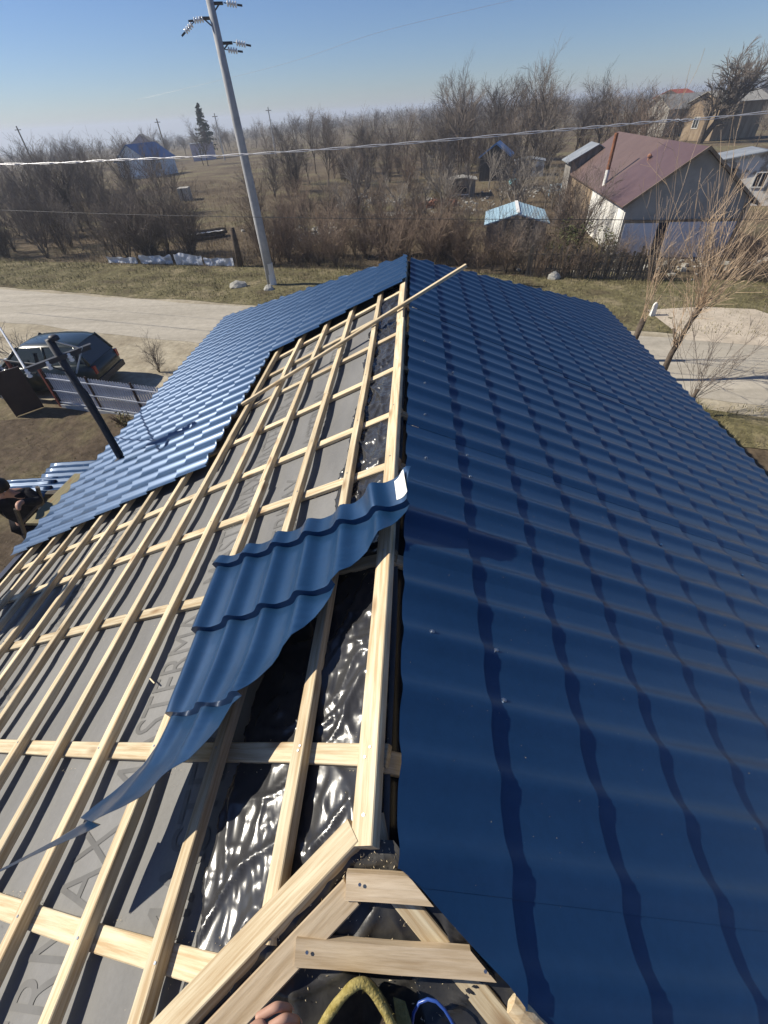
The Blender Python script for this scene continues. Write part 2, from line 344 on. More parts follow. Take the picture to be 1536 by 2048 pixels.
def strip(name, f0, f1, x0, x1, nx, ny, z, m, amp=0.0, edge=0.0, fs=0.6):
    mb = MB()
    for i in range(nx + 1):
        x = x0 + (x1 - x0) * i / nx
        for j in range(ny + 1):
            t = j / ny
            ya, yb = f0(x) + edge * nz(x, 3.3, 1, fs), f1(x) + edge * nz(x, 7.7, 2, fs)
            y = ya + (yb - ya) * t
            k = min(1.0, 4 * t, 4 * (1 - t))
            mb.v.append((x, y, z + amp * k * (0.5 + nz(x, y, 5, 0.9)) ))
    for i in range(nx):
        for j in range(ny):
            o = i * (ny + 1) + j
            mb.f.append((o, o + ny + 1, o + ny + 2, o + 1)); mb.m.append(0)
    return struct(mb, name, m, smooth=True)
strip('road_shoulder', lambda x: road_near(x) - 0.9, lambda x: road_far(x) + 0.55, -70, 60, 300, 6, 0.004, M['road_sand'], 0.0, 0.7, 0.35)
strip('road', road_near, road_far, -70, 60, 260, 8, 0.010, M['road'], 0.0, 0.16, 0.7)
strip('grass_verge', lambda x: road_far(x) + 0.35, verge_far, -70, 60, 320, 14, 0.016, M['verge'], 0.07, 0.35, 0.5)
strip('near_verge', lambda x: road_near(x) - 2.3, lambda x: road_near(x) - 0.7, 6.0, 60, 120, 6, 0.018, M['verge'], 0.10, 0.3, 0.5)
# bare yard inside the fence, left of the house
mb = MB()
yn = 40
for i in range(yn + 1):
    for j in range(yn + 1):
        x = -26 + 22.5 * i / yn; y = -6 + (10.1 - 0.0 + 6) * j / yn + 0.28 * (x + 8.4) * (j / yn) * (0.3 if x < -8.4 else 1.0)
        mb.v.append((x, y, 0.014 + 0.05 * (0.5 + nz(x, y, 4, 0.8))))
for i in range(yn):
    for j in range(yn):
        o = i * (yn + 1) + j; mb.f.append((o, o + yn + 1, o + yn + 2, o + 1)); mb.m.append(0)
struct(mb, 'yard', M['yard'], smooth=True)
# parking sand between fence and road
mb = MB()
for i in range(41):
    x = -19 + 12.0 * i / 40
    for j in range(9):
        y0 = 10.9 if x > -10 else 11.1; y1 = road_near(x) - 0.6
        y = y0 + (y1 - y0) * j / 8 + 0.3 * nz(x, j, 0, 0.7)
        mb.v.append((x + 0.3 * nz(x, j, 5, 0.6), y, 0.008))
for i in range(40):
    for j in range(8):
        o = i * 9 + j; mb.f.append((o, o + 9, o + 10, o + 1)); mb.m.append(0)
struct(mb, 'parking_sand', M['road_sand'], smooth=True)
# trodden pad across the road on the right
mb = MB()
pts = [(8.35, 16.85), (8.6, 14.25), (9.6, 13.95), (11.2, 13.5), (12.6, 13.1), (12.5, 15.0), (11.9, 16.6), (10.2, 17.0)]
c = (10.4, 15.8)
mb.add([(c[0], c[1], 0.11)] + [(p[0], p[1], 0.013 if p[1] < road_far(p[0]) + 0.5 else 0.085) for p in pts], [(0, i + 1, (i + 1) % 8 + 1) for i in range(8)])
struct(mb, 'sand_pad', M['pad'])

# ================================================================== our house: the roof being sheeted
RX, RZ = -0.095, GZ - 1.342
CT, ST = math.cos(R(25)), math.sin(R(25))
def SL(s, y, off=0.0): return Vector((RX - s * CT - off * ST, y, RZ - s * ST + off * CT))
def SR(s, y, off=0.0): return Vector((RX + s * CT + off * ST, y, RZ - s * ST + off * CT))
NL, NR = Vector((-ST, 0, CT)), Vector((ST, 0, CT))
RY0 = 0.25                                   # near end of the ridge
HK = 0.75
def hip_n(s): return RY0 - HK * s          # near hip line
def hip_f(s): return 5.96 + 0.86 * s         # far hip line
def NF(x, y, off=0.0):                       # near hip face
    n = Vector((0, -ST, HK)).normalized()
    return Vector((x, y, RZ - (RY0 - y) * (ST / HK))) + n * off
NNF = Vector((0, -ST, HK)).normalized()
rng = random.Random(11)

house = thing('house', 'house under construction whose hipped roof is half sheeted in blue steel tiles', 'house', (0, 3, 0))

def board_mesh(name, length, wd, ht, m, seed, bow=0.004, bev=0.003, segs=None, taper=0.0):
    """local X along the board, top face at z=0"""
    r_ = random.Random(seed); n = segs or max(2, int(length / 0.35)); mb = MB()
    o1, o2 = r_.random() * 50, r_.random() * 50
    for i in range(n + 1):
        x = length * i / n
        dy = bow * nz(x, o1, 0, 0.9) * 2; dz = bow * 0.4 * nz(x, o2, 0, 0.9)
        ww = wd * (1 + 0.05 * nz(x, o1, 4, 1.7)) * (1 - taper * i / n) / 2; hh = ht
        b = bev
        for (y, z) in ((-ww + b, 0), (ww - b, 0), (ww, -b), (ww, -hh + b), (ww - b, -hh), (-ww + b, -hh), (-ww, -hh + b), (-ww, -b)):
            mb.v.append((x, y + dy, z + dz))
    for i in range(n):
        for j in range(8):
            mb.f.append((i * 8 + j, i * 8 + (j + 1) % 8, (i + 1) * 8 + (j + 1) % 8, (i + 1) * 8 + j)); mb.m.append(0)
    mb.f.append(tuple(range(7, -1, -1))); mb.m.append(0); mb.f.append(tuple(n * 8 + j for j in range(8))); mb.m.append(0)
    return mb.mesh(name, m)
def frame(a, b, up):
    x = (b - a).normalized(); z = (up - x * up.dot(x)).normalized(); y = z.cross(x)
    return Matrix(((x.x, y.x, z.x, a.x), (x.y, y.y, z.y, a.y), (x.z, y.z, z.z, a.z), (0, 0, 0, 1)))
def board(name, a, b, up, wd, ht, m='wood', parent=None, bow=0.004, **k):
    me = board_mesh(name, (b - a).length, wd, ht, M[m], rng.randint(0, 10 ** 6), bow, **k)
    return link(name, me, parent, frame(a, b, up))

# battens along the slope, on top
for k in range(12):
    s = 0.30 + 0.35 * k + rng.uniform(-0.012, 0.012)
    y0 = hip_n(s) + rng.uniform(0.0, 0.03); y1 = hip_f(s) - 0.15
    yj = rng.uniform(2.0, 4.2)               # battens are jointed somewhere
    d = rng.uniform(-0.012, 0.012)
    board('batten', SL(s, y0), SL(s + d, yj), NL, 0.046, 0.042, parent=house)
    board('batten', SL(s + d + 0.006, yj + 0.004), SL(s, y1), NL, 0.046, 0.042, parent=house)
# counter battens up the slope, under them
for (s0, y0, tilt) in ((0.32, -0.055, 0.105), (0.0, 0.445, 0.125), (0.0, 1.225, 0.085), (0.0, 1.886, 0.056), (0.0, 2.43, 0.032), (0.0, 3.09, 0.02), (0.0, 3.77, 0.01), (0.0, 4.44, 0.0), (0.0, 4.93, 0.0), (0.3, 5.7, 0.0), (1.2, 6.5, 0.0), (2.1, 7.2, 0.0)):
    board('counter_batten', SL(s0, y0 + tilt * s0, -0.042), SL(4.38, y0 + tilt * 4.38, -0.042), NL, 0.062, 0.024, parent=house, bow=0.006)
for y0 in (-0.6, -1.25, -1.95):
    s0 = (RY0 - y0) / HK
    board('counter_batten', SL(s0, y0, -0.042), SL(4.38, y0 + 0.1 * (4.38 - s0), -0.042), NL, 0.062, 0.024, parent=house, bow=0.006)
# right-hand stubs of the counter battens, seen in the gap beside the ridge
for y0 in (0.445, 1.225, 1.886, 2.43, 3.09, 3.77, 4.44):
    board('counter_batten', SR(-0.0, y0 - 0.01, -0.042), SR(1.2, y0 - 0.02, -0.042), NR, 0.062, 0.024, parent=house)
# ridge boards
board('ridge_board', SL(0.036, 0.225, 0.006), SL(0.022, 3.93, 0.008), NL, 0.064, 0.045, parent=house, bow=0.003)
board('ridge_board', SL(0.034, 3.935, -0.004), SL(0.022, 5.9, -0.004), NL, 0.062, 0.045, parent=house, bow=0.003)
board('ridge_batten', SR(0.125, 0.30, -0.012), SR(0.125, 5.9, -0.012), NR, 0.045, 0.040, parent=house)
# near hip boards
def hipL(t, off=0.0): return Vector((RX - t * CT, RY0 - t * HK, RZ - t * ST))
hd = (hipL(1) - hipL(0)).normalized()
board('hip_board', hipL(0.03) + Vector((-0.034, 0.030, -0.006)), hipL(4.2) + Vector((-0.034, 0.030, -0.006)), NL, 0.066, 0.045, parent=house)
board('hip_board', hipL(0.10) + Vector((0.030, -0.030, -0.022)), hipL(4.2) + Vector((0.030, -0.030, -0.022)), (NNF + NL * 0.3), 0.066, 0.045, 'wood_rough', parent=house)
hr0 = Vector((RX + 0.10 * CT - 0.035, RY0 - 0.10 * HK - 0.028, RZ - 0.10 * ST - 0.040)); hr1 = hr0 + Vector((CT, -HK, -ST)) * 0.3
board('hip_board', hr0, hr1 + (hr1 - hr0) * 8, NNF, 0.052, 0.04, parent=house)
# boards across the near hip face
def hip_x(y): return RX + (RY0 - y) / HK * CT
def slant_board(xl, yc, wd, ht, off):
    """board across the near hip face, its right end cut along the hip"""
    a = NF(xl, yc, off); mw = frame(a, NF(xl + 1, yc, off), NNF); k = math.cos(math.atan(ST / HK)); mb = MB()
    e0, e1 = hip_x(yc - wd / 2 * k) - xl - 0.004, hip_x(yc + wd / 2 * k) - xl - 0.004
    n = 6
    for i in range(n + 1):
        for (y, z) in ((-wd / 2, 0), (wd / 2, 0), (wd / 2, -ht), (-wd / 2, -ht)):
            e = e0 if y < 0 else e1; x = e * i / n
            mb.v.append((x, y * (1 + 0.03 * nz(x * 9, yc, 1)) + 0.002 * nz(x * 6, yc, y), z + (0.0015 * nz(x * 7, y, 3) if z == 0 else 0)))
    for i in range(n):
        for j in range(4): mb.f.append((i * 4 + j, i * 4 + (j + 1) % 4, (i + 1) * 4 + (j + 1) % 4, (i + 1) * 4 + j)); mb.m.append(0)
    mb.f += [(3, 2, 1, 0), tuple(n * 4 + j for j in range(4))]; mb.m += [0, 0]
    return link('near_board', mb.mesh('near_board', M['wood_rough']), house, mw)
slant_board(-0.165, 0.152, 0.057, 0.024, 0.004)
slant_board(-0.280, 0.034, 0.054, 0.024, 0.004)
for yb in (-0.32, -0.67, -1.02, -1.4, -1.8, -2.2, -2.6):
    hw = (RY0 - yb) / HK * CT
    board('near_board', NF(RX - hw + 0.05, yb, 0.0), NF(RX + hw - 0.1, yb, 0.0), NNF, 0.07, 0.024, 'wood_rough', parent=house)
# small offcut block under the ridge end
board('packing_block', SR(0.02, 0.30, -0.03), SR(0.055, 0.205, -0.045), NR, 0.03, 0.05, 'wood', parent=house)

# ---- grey membrane with print
def memb_off(s, y):
    a = 0.0022 * nz(s, y, 0, 2.2) + 0.0030 * max(0.0, 1 - abs(nz(s * 0.9 + 0.25 * nz(s, y, 7, 1.5), y * 2.4, 8)) * 3.2) ** 3 + 0.0012 * nz(s * 2, y, 5, 7)
    d = min(abs(y - q - t * s) for q, t in ((-0.055, .105), (0.445, .125), (1.225, .085), (1.886, .056), (2.43, .032), (3.09, .02), (3.77, .01), (4.44, 0)))
    return -0.0692 - 0.008 * min(1.0, d / 0.22) + a          # pinned under the counter battens, sagging between
mb = MB(); ns, ny = 110, 300
for i in range(ns + 1):
    s = 4.40 * i / ns
    for j in range(ny + 1):
        y = -3.2 + 11.0 * j / ny; y = max(hip_n(s) - 0.02, min(hip_f(s) - 0.1, y))
        mb.v.append(tuple(SL(s, y, memb_off(s, y))))
for i in range(ns):
    for j in range(ny):
        o = i * (ny + 1) + j; mb.f.append((o, o + 1, o + ny + 2, o + ny + 1)); mb.m.append(0)
memb = mb.obj('roof_membrane', M['membrane'], house, smooth=True)
mb = MB(); ns2 = 8; ny2 = 40
for i in range(ns2 + 1):
    s = 4.3 * i / ns2
    for j in range(ny2 + 1):
        y = -3.0 + 12.5 * j / ny2; y = max(hip_n(s), min(hip_f(s) - 0.1, y)); mb.v.append(tuple(SR(s, y, -0.075)))
for i in range(ns2):
    for j in range(ny2):
        o = i * (ny2 + 1) + j; mb.f.append((o, o + ny2 + 1, o + ny2 + 2, o + 1)); mb.m.append(0)
mb.obj('roof_underlay', M['film'], house)

def print_text(txt, s_mid, y0, length, height, off):
    cu = bpy.data.curves.new('lettering', 'FONT'); cu.body = txt; cu.size = 1.0; cu.resolution_u = 4
    to = bpy.data.objects.new('tmp_lettering', cu); COL.objects.link(to)
    bpy.context.view_layer.update()
    me = bpy.data.meshes.new_from_object(to.evaluated_get(bpy.context.evaluated_depsgraph_get()))
    bpy.data.objects.remove(to); bpy.data.curves.remove(cu)
    bm = bmesh.new(); bm.from_mesh(me)
    bmesh.ops.triangulate(bm, faces=bm.faces[:])
    for _ in range(2): bmesh.ops.subdivide_edges(bm, edges=[e_ for e_ in bm.edges if e_.calc_length() > 0.12], cuts=1)
    bmesh.ops.triangulate(bm, faces=bm.faces[:]); bm.to_mesh(me); bm.free()
    n = len(me.vertices); co = np.empty(n * 3); me.vertices.foreach_get('co', co); co = co.reshape(-1, 3)
    mn, mx = co.min(0), co.max(0)
    u = (co[:, 0] - mn[0]) / (mx[0] - mn[0]) * length; v = ((co[:, 1] - mn[1]) / (mx[1] - mn[1]) - 0.5) * height
    out = []
    for a, b in zip(u, v): out.extend(SL(s_mid + b + 0.05 * a, y0 + a, memb_off(s_mid + b + 0.05 * a, y0 + a) + 0.0022))
    me.vertices.foreach_set('co', out); me.materials.clear(); me.materials.append(M['ink']); me.update()
    return link('printed_lettering', me, memb)
for k in range(-1, 5):
    print_text('MASTERMAX', 1.16, 0.42 + 1.06 * k, 0.98, 0.19, -0.0664)
for k in range(-1, 4):
    print_text('MASTERMAX', 2.66, 0.10 + 1.3 * k, 1.05, 0.20, -0.0664)
    print_text('MASTERMAX', 0.72, 1.22 + 1.22 * k, 1.0, 0.17, -0.0664)

# ---- crumpled black film near the ridge
def ridged(x, y, z): return 1.0 - abs(nz(x, y, z)) * 2.0
mb = MB(); da = 0.0088; n1 = 84; n2 = 640
def film_edge(y):
    e = 0.37 if y > 1.15 else 0.60
    if 1.0 < y < 1.3: e = 0.60 - 0.23 * (y - 1.0) / 0.3
    return e + 0.055 * nz(y, 2, 0, 2.3) + 0.02 * nz(y, 5, 0, 9)
for i in range(n1 + 1):
    for j in range(n2 + 1):
        y = -0.62 + 5.85 * j / n2; s = min(0.012 + da * i, film_edge(y)); y = max(y, hip_n(s))
        # wrinkles run mostly up and down the slope of each bay, with a few strong folds
        a = nz(s * 3.0, y * 1.3, 1) ; wx, wy = s + 0.05 * a, y + 0.06 * nz(s * 4, y * 4, 7)
        f1 = max(0, ridged(wx * 7.0, wy * 2.6, 2)) ** 5; f2 = max(0, ridged(wx * 5.0 + wy * 3.5, wy * 4.5, 11)) ** 7
        f3 = max(0, ridged(wx * 15, wy * 6, 21)) ** 4
        f4 = max(0, ridged(wx * 3.4 + 0.5 * nz(y, 3, 0, 1.2), wy * 0.9, 41)) ** 4
        f5 = max(0, ridged(wx * 24 + 1.5 * nz(wx * 5, wy * 5, 3), wy * 5.5, 51)) ** 3; f6 = max(0, ridged(wx * 11 + wy * 9, wy * 13 - wx * 6, 61)) ** 6
        off = -0.064 + 0.013 * f1 + 0.013 * f2 + 0.0055 * f3 + 0.008 * f4 + 0.0030 * f5 + 0.0045 * f6 + 0.002 * nz(wx * 9, wy * 6, 31)
        off = -0.064 + (off + 0.064) * (1.30 if y > 1.2 else 1.0)
        for yc in (0.445, 1.225, 1.886, 2.43, 3.09, 3.77, 4.44, 4.93):      # held down along the counter battens
            d = abs(y - yc)
            if d < 0.14: off = -0.0635 + (off + 0.0635) * (0.30 + 0.70 * d / 0.14)
        if s >= film_edge(y) - 1e-6: off = -0.0665
        mb.v.append(tuple(SL(s, y, min(off, -0.020))))
for i in range(n1):
    for j in range(n2):
        o = i * (n2 + 1) + j; mb.f.append((o, o + 1, o + n2 + 2, o + n2 + 1)); mb.m.append(0)
mb.obj('black_film', M['film'], house, smooth=True)
# film on the near hip face
mb = MB(); n1, n2 = 90, 90
for i in range(n1 + 1):
    for j in range(n2 + 1):
        y = RY0 - 0.02 - 0.75 * (j / n2); hw = (RY0 - y) / HK * CT + 0.02
        x = RX - hw + 2 * hw * i / n1
        f1 = max(0, ridged(x * 7, y * 3, 2)) ** 4; f2 = max(0, ridged(x * 6 - y * 8, y * 5, 12)) ** 6
        mb.v.append(tuple(NF(x, y, -0.034 + 0.011 * f1 + 0.012 * f2 + 0.004 * nz(x * 20, y * 20, 3))))
for i in range(n1):
    for j in range(n2):
        o = i * (n2 + 1) + j; mb.f.append((o, o + 1, o + n2 + 2, o + n2 + 1)); mb.m.append(0)
mb.obj('black_film', M['film_dusty'], house, smooth=True)
mb = MB(); y1 = -3.4; hw = (RY0 - y1) / HK * CT; ym = -0.50; hm = (RY0 - ym) / HK * CT
a = [NF(RX - hm, ym, -0.045), NF(RX + hm, ym, -0.045), NF(RX + hw, y1, -0.045), NF(RX - hw, y1, -0.045)]
mb.add(a, [(0, 1, 2, 3)]); mb.obj('roof_underlay', M['film_dusty'], house)
# far hip face (turned away)
mb = MB(); a = [SL(0, 5.94, -0.02), SR(0.06, 5.94, -0.02), SR(4.4, hip_f(4.4), -0.02), SL(4.4, hip_f(4.4), -0.02)]
mb.add(a, [(0, 1, 2, 3)]); mb.obj('far_hip_sheet', M['blue'], house)

# ---- steel tile sheets
PITCH, MOD, S0 = 0.207, 0.35, 0.37
def wave(y): 
    c_ = 0.5 + 0.5 * math.cos(2 * math.pi * (y - 0.01) / PITCH)
    return 0.021 * c_ ** 2.7
def rows_between(sa, sb):
    """list of (s, step height, new_strip) along the slope; steps fall at S0 + k*MOD"""
    out = []
    k0 = math.floor((sa - S0) / MOD)
    for k in range(k0, k0 + 20):
        a = S0 + k * MOD; b = a + MOD
        if b < sa or a > sb: continue
        st = []
        for fr in (0.0, 0.04, 0.12, 0.3, 0.5, 0.7, 0.86, 0.95, 1.0):
            s = a + fr * (MOD - 0.003)
            st.append((min(max(s, sa), sb), 0.021 * ((min(max(s, sa), sb) - a) / MOD)))
        st = [q for i, q in enumerate(st) if i == 0 or q[0] > st[i - 1][0] + 1e-5]
        if len(st) > 1 or (st and not out): out.append(st)
    return out
def tile_sheet(P, sa, sb, y0, y1, ylo, yhi, base=0.004, per=10):
    amp = 1.35 if P is SL else 1.0
    mb = MB(); j0 = math.floor(y0 / PITCH * per); j1 = math.ceil(y1 / PITCH * per)
    ys = [min(max(j * PITCH / per, y0), y1) for j in range(j0, j1 + 1)]
    ys = [q for i, q in enumerate(ys) if i == 0 or q > ys[i - 1] + 1e-6]
    strips = rows_between(sa, sb); prev = None
    def row(s, h):
        o = len(mb.v)
        for y in ys:
            yc = min(max(y, ylo(s)), yhi(s))
            jit = 0.0012 * nz(s * 2, yc * 2, 6)
            mb.v.append(tuple(P(s, yc, base + h + amp * wave(yc) + jit + 0.0016 * nz(s * 0.8, yc * 1.1, 16 + y0))))
        return o
    def quad(a, b):
        for j in range(len(ys) - 1):
            p = [a + j, a + j + 1, b + j + 1, b + j]
            if (Vector(mb.v[p[0]]) - Vector(mb.v[p[1]])).length < 1e-6 and (Vector(mb.v[p[3]]) - Vector(mb.v[p[2]])).length < 1e-6: continue
            mb.f.append(tuple(p) if P is SR else tuple(p[::-1])); mb.m.append(0)
    for st in strips:
        if prev is not None:                      # the drop of the step
            a = row(*prev); b = row(*st[0]); quad(a, b)
        o = [row(*q) for q in st]
        for i in range(len(o) - 1): quad(o[i], o[i + 1])
        prev = st[-1]
    if not mb.f: return None
    return mb.obj('roof_sheet', M['blue'], house, smooth=True)
rn = lambda s: min(0.184, 0.246 - 0.755 * s)
y = -2.95
while y < 9.9:
    tile_sheet(SR, 0.055, 4.46, y, y + 5 * PITCH, rn, lambda s: hip_f(s) + 0.03, base=0.004 + 0.0016 * (round((y + 2.95) / (5 * PITCH)) % 2))
    y += 5 * PITCH
lo = lambda s: -99
tile_sheet(SL, 1.755, 4.50, 2.80, 3.835, lo, hip_f)
tile_sheet(SL, 1.745, 4.50, 3.835, 5.02, lo, hip_f, base=0.006)
y = 5.02
while y < 9.9:
    tile_sheet(SL, -0.03, 4.50, y, y + 5 * PITCH, lo, lambda s: hip_f(s) + 0.03, base=0.005)
    y += 5 * PITCH
# screws on the right slope
sm = MB(); sm.lathe([(0.0001, 0.0), (0.011, 0.0), (0.011, 0.002), (0.0065, 0.003), (0.0065, 0.009), (0.0045, 0.0105)], n=8)
sme = sm.mesh('screw', M['screw']); sme2 = sm.mesh('screw', M['screw_blue'])
spots = [(0.165, 0.858), (0.433, 0.856), (0.442, 0.675), (0.184, 2.829), (0.176, 2.401), (0.173, 1.942), (0.445, 2.122), (0.445, 1.923), (0.436, 3.223), (0.45, 3.819), (0.177, 3.144), (0.183, 3.525), (0.18, 4.0), (0.18, 4.45), (0.44, 4.6)]
for k in range(2, 12):
    for q in range(6):
        if rng.random() < 0.30: spots.append((0.40 + 0.35 * k + 0.03, PITCH * (2 + 6 * q + rng.randint(0, 4)) + PITCH / 2))
qr = NR.to_track_quat('Z', 'Y').to_matrix().to_4x4()
for i, (s, yy) in enumerate(spots):
    k = math.floor((s - S0) / MOD); h = 0.021 * ((s - S0 - k * MOD) / MOD)
    p = SR(s, yy, 0.004 + h + wave(yy) - 0.001)
    link('screw', sme if i < 12 else sme2, house, Matrix.Translation(p) @ qr)
ql = NL.to_track_quat('Z', 'Y').to_matrix().to_4x4()
# nail heads in the timber
nm = MB(); nm.lathe([(0.0001, 0.0), (0.0045, 0.0), (0.004, 0.0012)], n=6); nme = nm.mesh('nail', M['screw'])
for (s, yy) in ((0.03, 0.455), (0.045, 0.43), (0.035, 0.29), (0.03, 1.22), (0.03, 1.89), (0.03, 2.43), (0.03, 3.09), (0.29, 0.49), (0.30, 1.25)):
    link('nail', nme, house, Matrix.Translation(SL(s, yy, 0.0075 if s < 0.1 else 0.001)) @ ql)
for (q, tl) in ((-0.055, 0.105), (0.445, 0.125), (1.225, 0.085), (1.886, 0.056), (2.43, 0.032), (3.09, 0.02)):
    for k in range(11):
        s = 0.30 + 0.35 * k + rng.uniform(-0.012, 0.012)
        if q + tl * s > hip_n(s) + 0.05 and rng.random() < 0.9: link('nail', nme, house, Matrix.Translation(SL(s, q + tl * s + rng.uniform(-.015, .015), 0.0008)) @ ql)
for (x, yy) in ((-0.13, 0.16), (0.165, 0.03), (-0.25, 0.04)):
    link('nail', nme, house, Matrix.Translation(NF(x, yy, 0.0115)) @ NNF.to_track_quat('Z', 'Y').to_matrix().to_4x4())
# ---- eaves, walls
for sd, P, up in ((-1, SL, NL), (1, SR, NR)):
    mb = MB(); y0, y1 = -3.0, hip_f(4.45)
    q = [P(4.30, y0, -0.005), P(4.30, y1 - 0.1, -0.005), P(4.475, y1, -0.012), P(4.475, y0 - 0.1, -0.012), P(4.485, y1, -0.075), P(4.485, y0 - 0.1, -0.075)]
    mb.add(q, [(0, 1, 2, 3), (3, 2, 4, 5)]); o = mb.obj('eave_flashing', M['flash'] if sd > 0 else M['trim_dark'], house)
    mb = MB(); mb.box((sd * 4.02 + RX, (y0 + y1) / 2, RZ - 4.46 * ST - 0.10), (0.03, y1 - y0 - 0.2, 0.16)); mb.obj('fascia', M['trim_dark'], house)
mb = MB(); q = [SR(4.462, -3.0, 0.020), SR(4.462, hip_f(4.45), 0.020), SR(4.49, hip_f(4.45), 0.012), SR(4.49, -3.0, 0.012)]
mb.add(q, [(0, 3, 2, 1)]); mb.obj('drip_edge', M['flash'], house)
mb = MB(); mb.box((RX, 3.1, 1.27), (7.3, 12.2, 2.52)); mb.obj('wall', M['wall'], house)

# ================================================================== loose cut sheet lying across the battens
rows = [((0.996, 1.468, 0.040), (-0.150, 1.557, 0.030)), ((0.986, 1.403, 0.041), (-0.112, 1.396, 0.036)), ((0.967, 1.209, 0.042), (0.008, 1.240, 0.048)), ((0.936, 1.010, 0.043), (0.186, 1.033, 0.063)),
        ((0.900, 0.793, 0.044), (0.333, 0.772, 0.095)), ((0.871, 0.635, 0.045), (0.454, 0.620, 0.119)), ((0.918, 0.475, 0.061), (0.582, 0.432, 0.150)), ((0.958, 0.378, 0.091), (0.694, 0.333, 0.172)),
        ((0.989, 0.302, 0.122), (0.812, 0.268, 0.195)), ((1.033, 0.226, 0.202), (0.935, 0.210, 0.240)), ((1.080, 0.143, 0.291), (1.070, 0.140, 0.293))]
steps = {1, 3, 5, 8}; HS = 0.030
mb = MB(); nx = 64; sub = 6; prevrow = None; hts = 0.0; acc = 0
def loose_row(l, r_, h):
    o = len(mb.v)
    for i in range(nx + 1):
        t = i / nx; s = l[0] + (r_[0] - l[0]) * t; yy = l[1] + (r_[1] - l[1]) * t
        off = l[2] + (r_[2] - l[2]) * t
        ph = (s - 0.150 * yy)                                  # waves follow the long straight edge
        c_ = 0.5 + 0.5 * math.cos(2 * math.pi * (ph - 0.756) / 0.186)
        amp = 0.036 * min(1.0, max(0.10, (yy - 0.14) / 0.55))
        # the corner over the ridge is bent down and back
        q = min(1.0, max(0.0, (0.26 - s) / 0.24)); k = -0.32 * max(0.0, yy - 1.38) * q * q * (3 - 2 * q)
        mb.v.append(tuple(SL(s, yy, off + h + amp * c_ ** 2.1 - k)))
    return o
for i in range(len(rows) - 1):
    (l0, r0), (l1, r1) = rows[i], rows[i + 1]
    n = sub
    seq = []
    # height rises toward each step, then drops 28 mm
    a_idx = max([q for q in steps | {0} if q <= i]); b_idx = min([q for q in steps | {10} if q > i])
    for k in range(n + 1):
        t = k / n
        pos = (i + t - a_idx) / (b_idx - a_idx)
        h = HS * pos if b_idx in steps else 0.0
        if a_idx == 0: h = 0.012 + (HS - 0.012) * pos
        seq.append(loose_row(tuple(p + (q - p) * t for p, q in zip(l0, l1)), tuple(p + (q - p) * t for p, q in zip(r0, r1)), h))
    def quad2(a, b):
        for j in range(nx): mb.f += [(a + j, b + j, b + j + 1), (a + j, b + j + 1, a + j + 1)]; mb.m += [0, 0]
    if prevrow is not None and i in steps:
        d0 = loose_row(l0, r0, HS); d1 = loose_row((l0[0], l0[1] - 0.003, l0[2]), (r0[0], r0[1] - 0.003, r0[2]), 0.0); quad2(d0, d1)
    if prevrow is not None and i not in steps: seq[0] = prevrow
    for a, b in zip(seq[:-1], seq[1:]): quad2(a, b)
    prevrow = seq[-1]
k0 = len(mb.v); f0 = [tuple(q[::-1]) for q in mb.f]
nl = NL * -0.0012
mb.add([tuple(Vector(p) + nl) for p in mb.v], f0, 1)
loose = single(mb, 'loose_roof_sheet', [M['blue'], M['blue_back']], 'loose triangular offcut of blue steel tile sheet lying across the bare battens by the ridge', 'roof sheet', smooth=True)

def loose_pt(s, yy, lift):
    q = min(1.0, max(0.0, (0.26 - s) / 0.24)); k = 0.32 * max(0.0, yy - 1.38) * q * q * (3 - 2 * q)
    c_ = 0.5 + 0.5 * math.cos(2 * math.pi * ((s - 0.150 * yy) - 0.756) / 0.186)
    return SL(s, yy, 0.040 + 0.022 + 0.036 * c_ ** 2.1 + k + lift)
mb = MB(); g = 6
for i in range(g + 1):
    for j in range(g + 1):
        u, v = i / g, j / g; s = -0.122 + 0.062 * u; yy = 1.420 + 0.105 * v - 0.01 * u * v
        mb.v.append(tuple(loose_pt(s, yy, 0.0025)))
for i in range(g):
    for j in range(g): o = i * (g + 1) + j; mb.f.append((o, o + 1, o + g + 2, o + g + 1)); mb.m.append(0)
lb_ = loc_obj(mb, 'painted_glint', M['white_paint'], loose, True)  # white patch painted in place of the sun's glint on the bent corner

# loose lath across the ridge
a = SL(1.736, 3.762, 0.034); b = SL(-0.043, 4.202, 0.040); e = a + (b - a) * 1.33
o = link('wooden_lath', board_mesh('wooden_lath', (e - a).length, 0.042, 0.026, M['wood'], 5, 0.004), None, frame(a, e, NL))
tag(o, 'long loose pale lath laid slantwise over the battens and sticking out past the ridge', 'lath')
# small wooden stick on the membrane
a = SL(1.30, 0.92, -0.045); e = SL(1.245, 0.885, -0.045)
o = link('wood_splinter', board_mesh('wood_splinter', (e - a).length, 0.006, 0.005, M['wood'], 6, 0.0, bev=0.001), None, frame(a, e, NL))
tag(o, 'small pale wood splinter lying on the grey membrane between two battens', 'splinter')

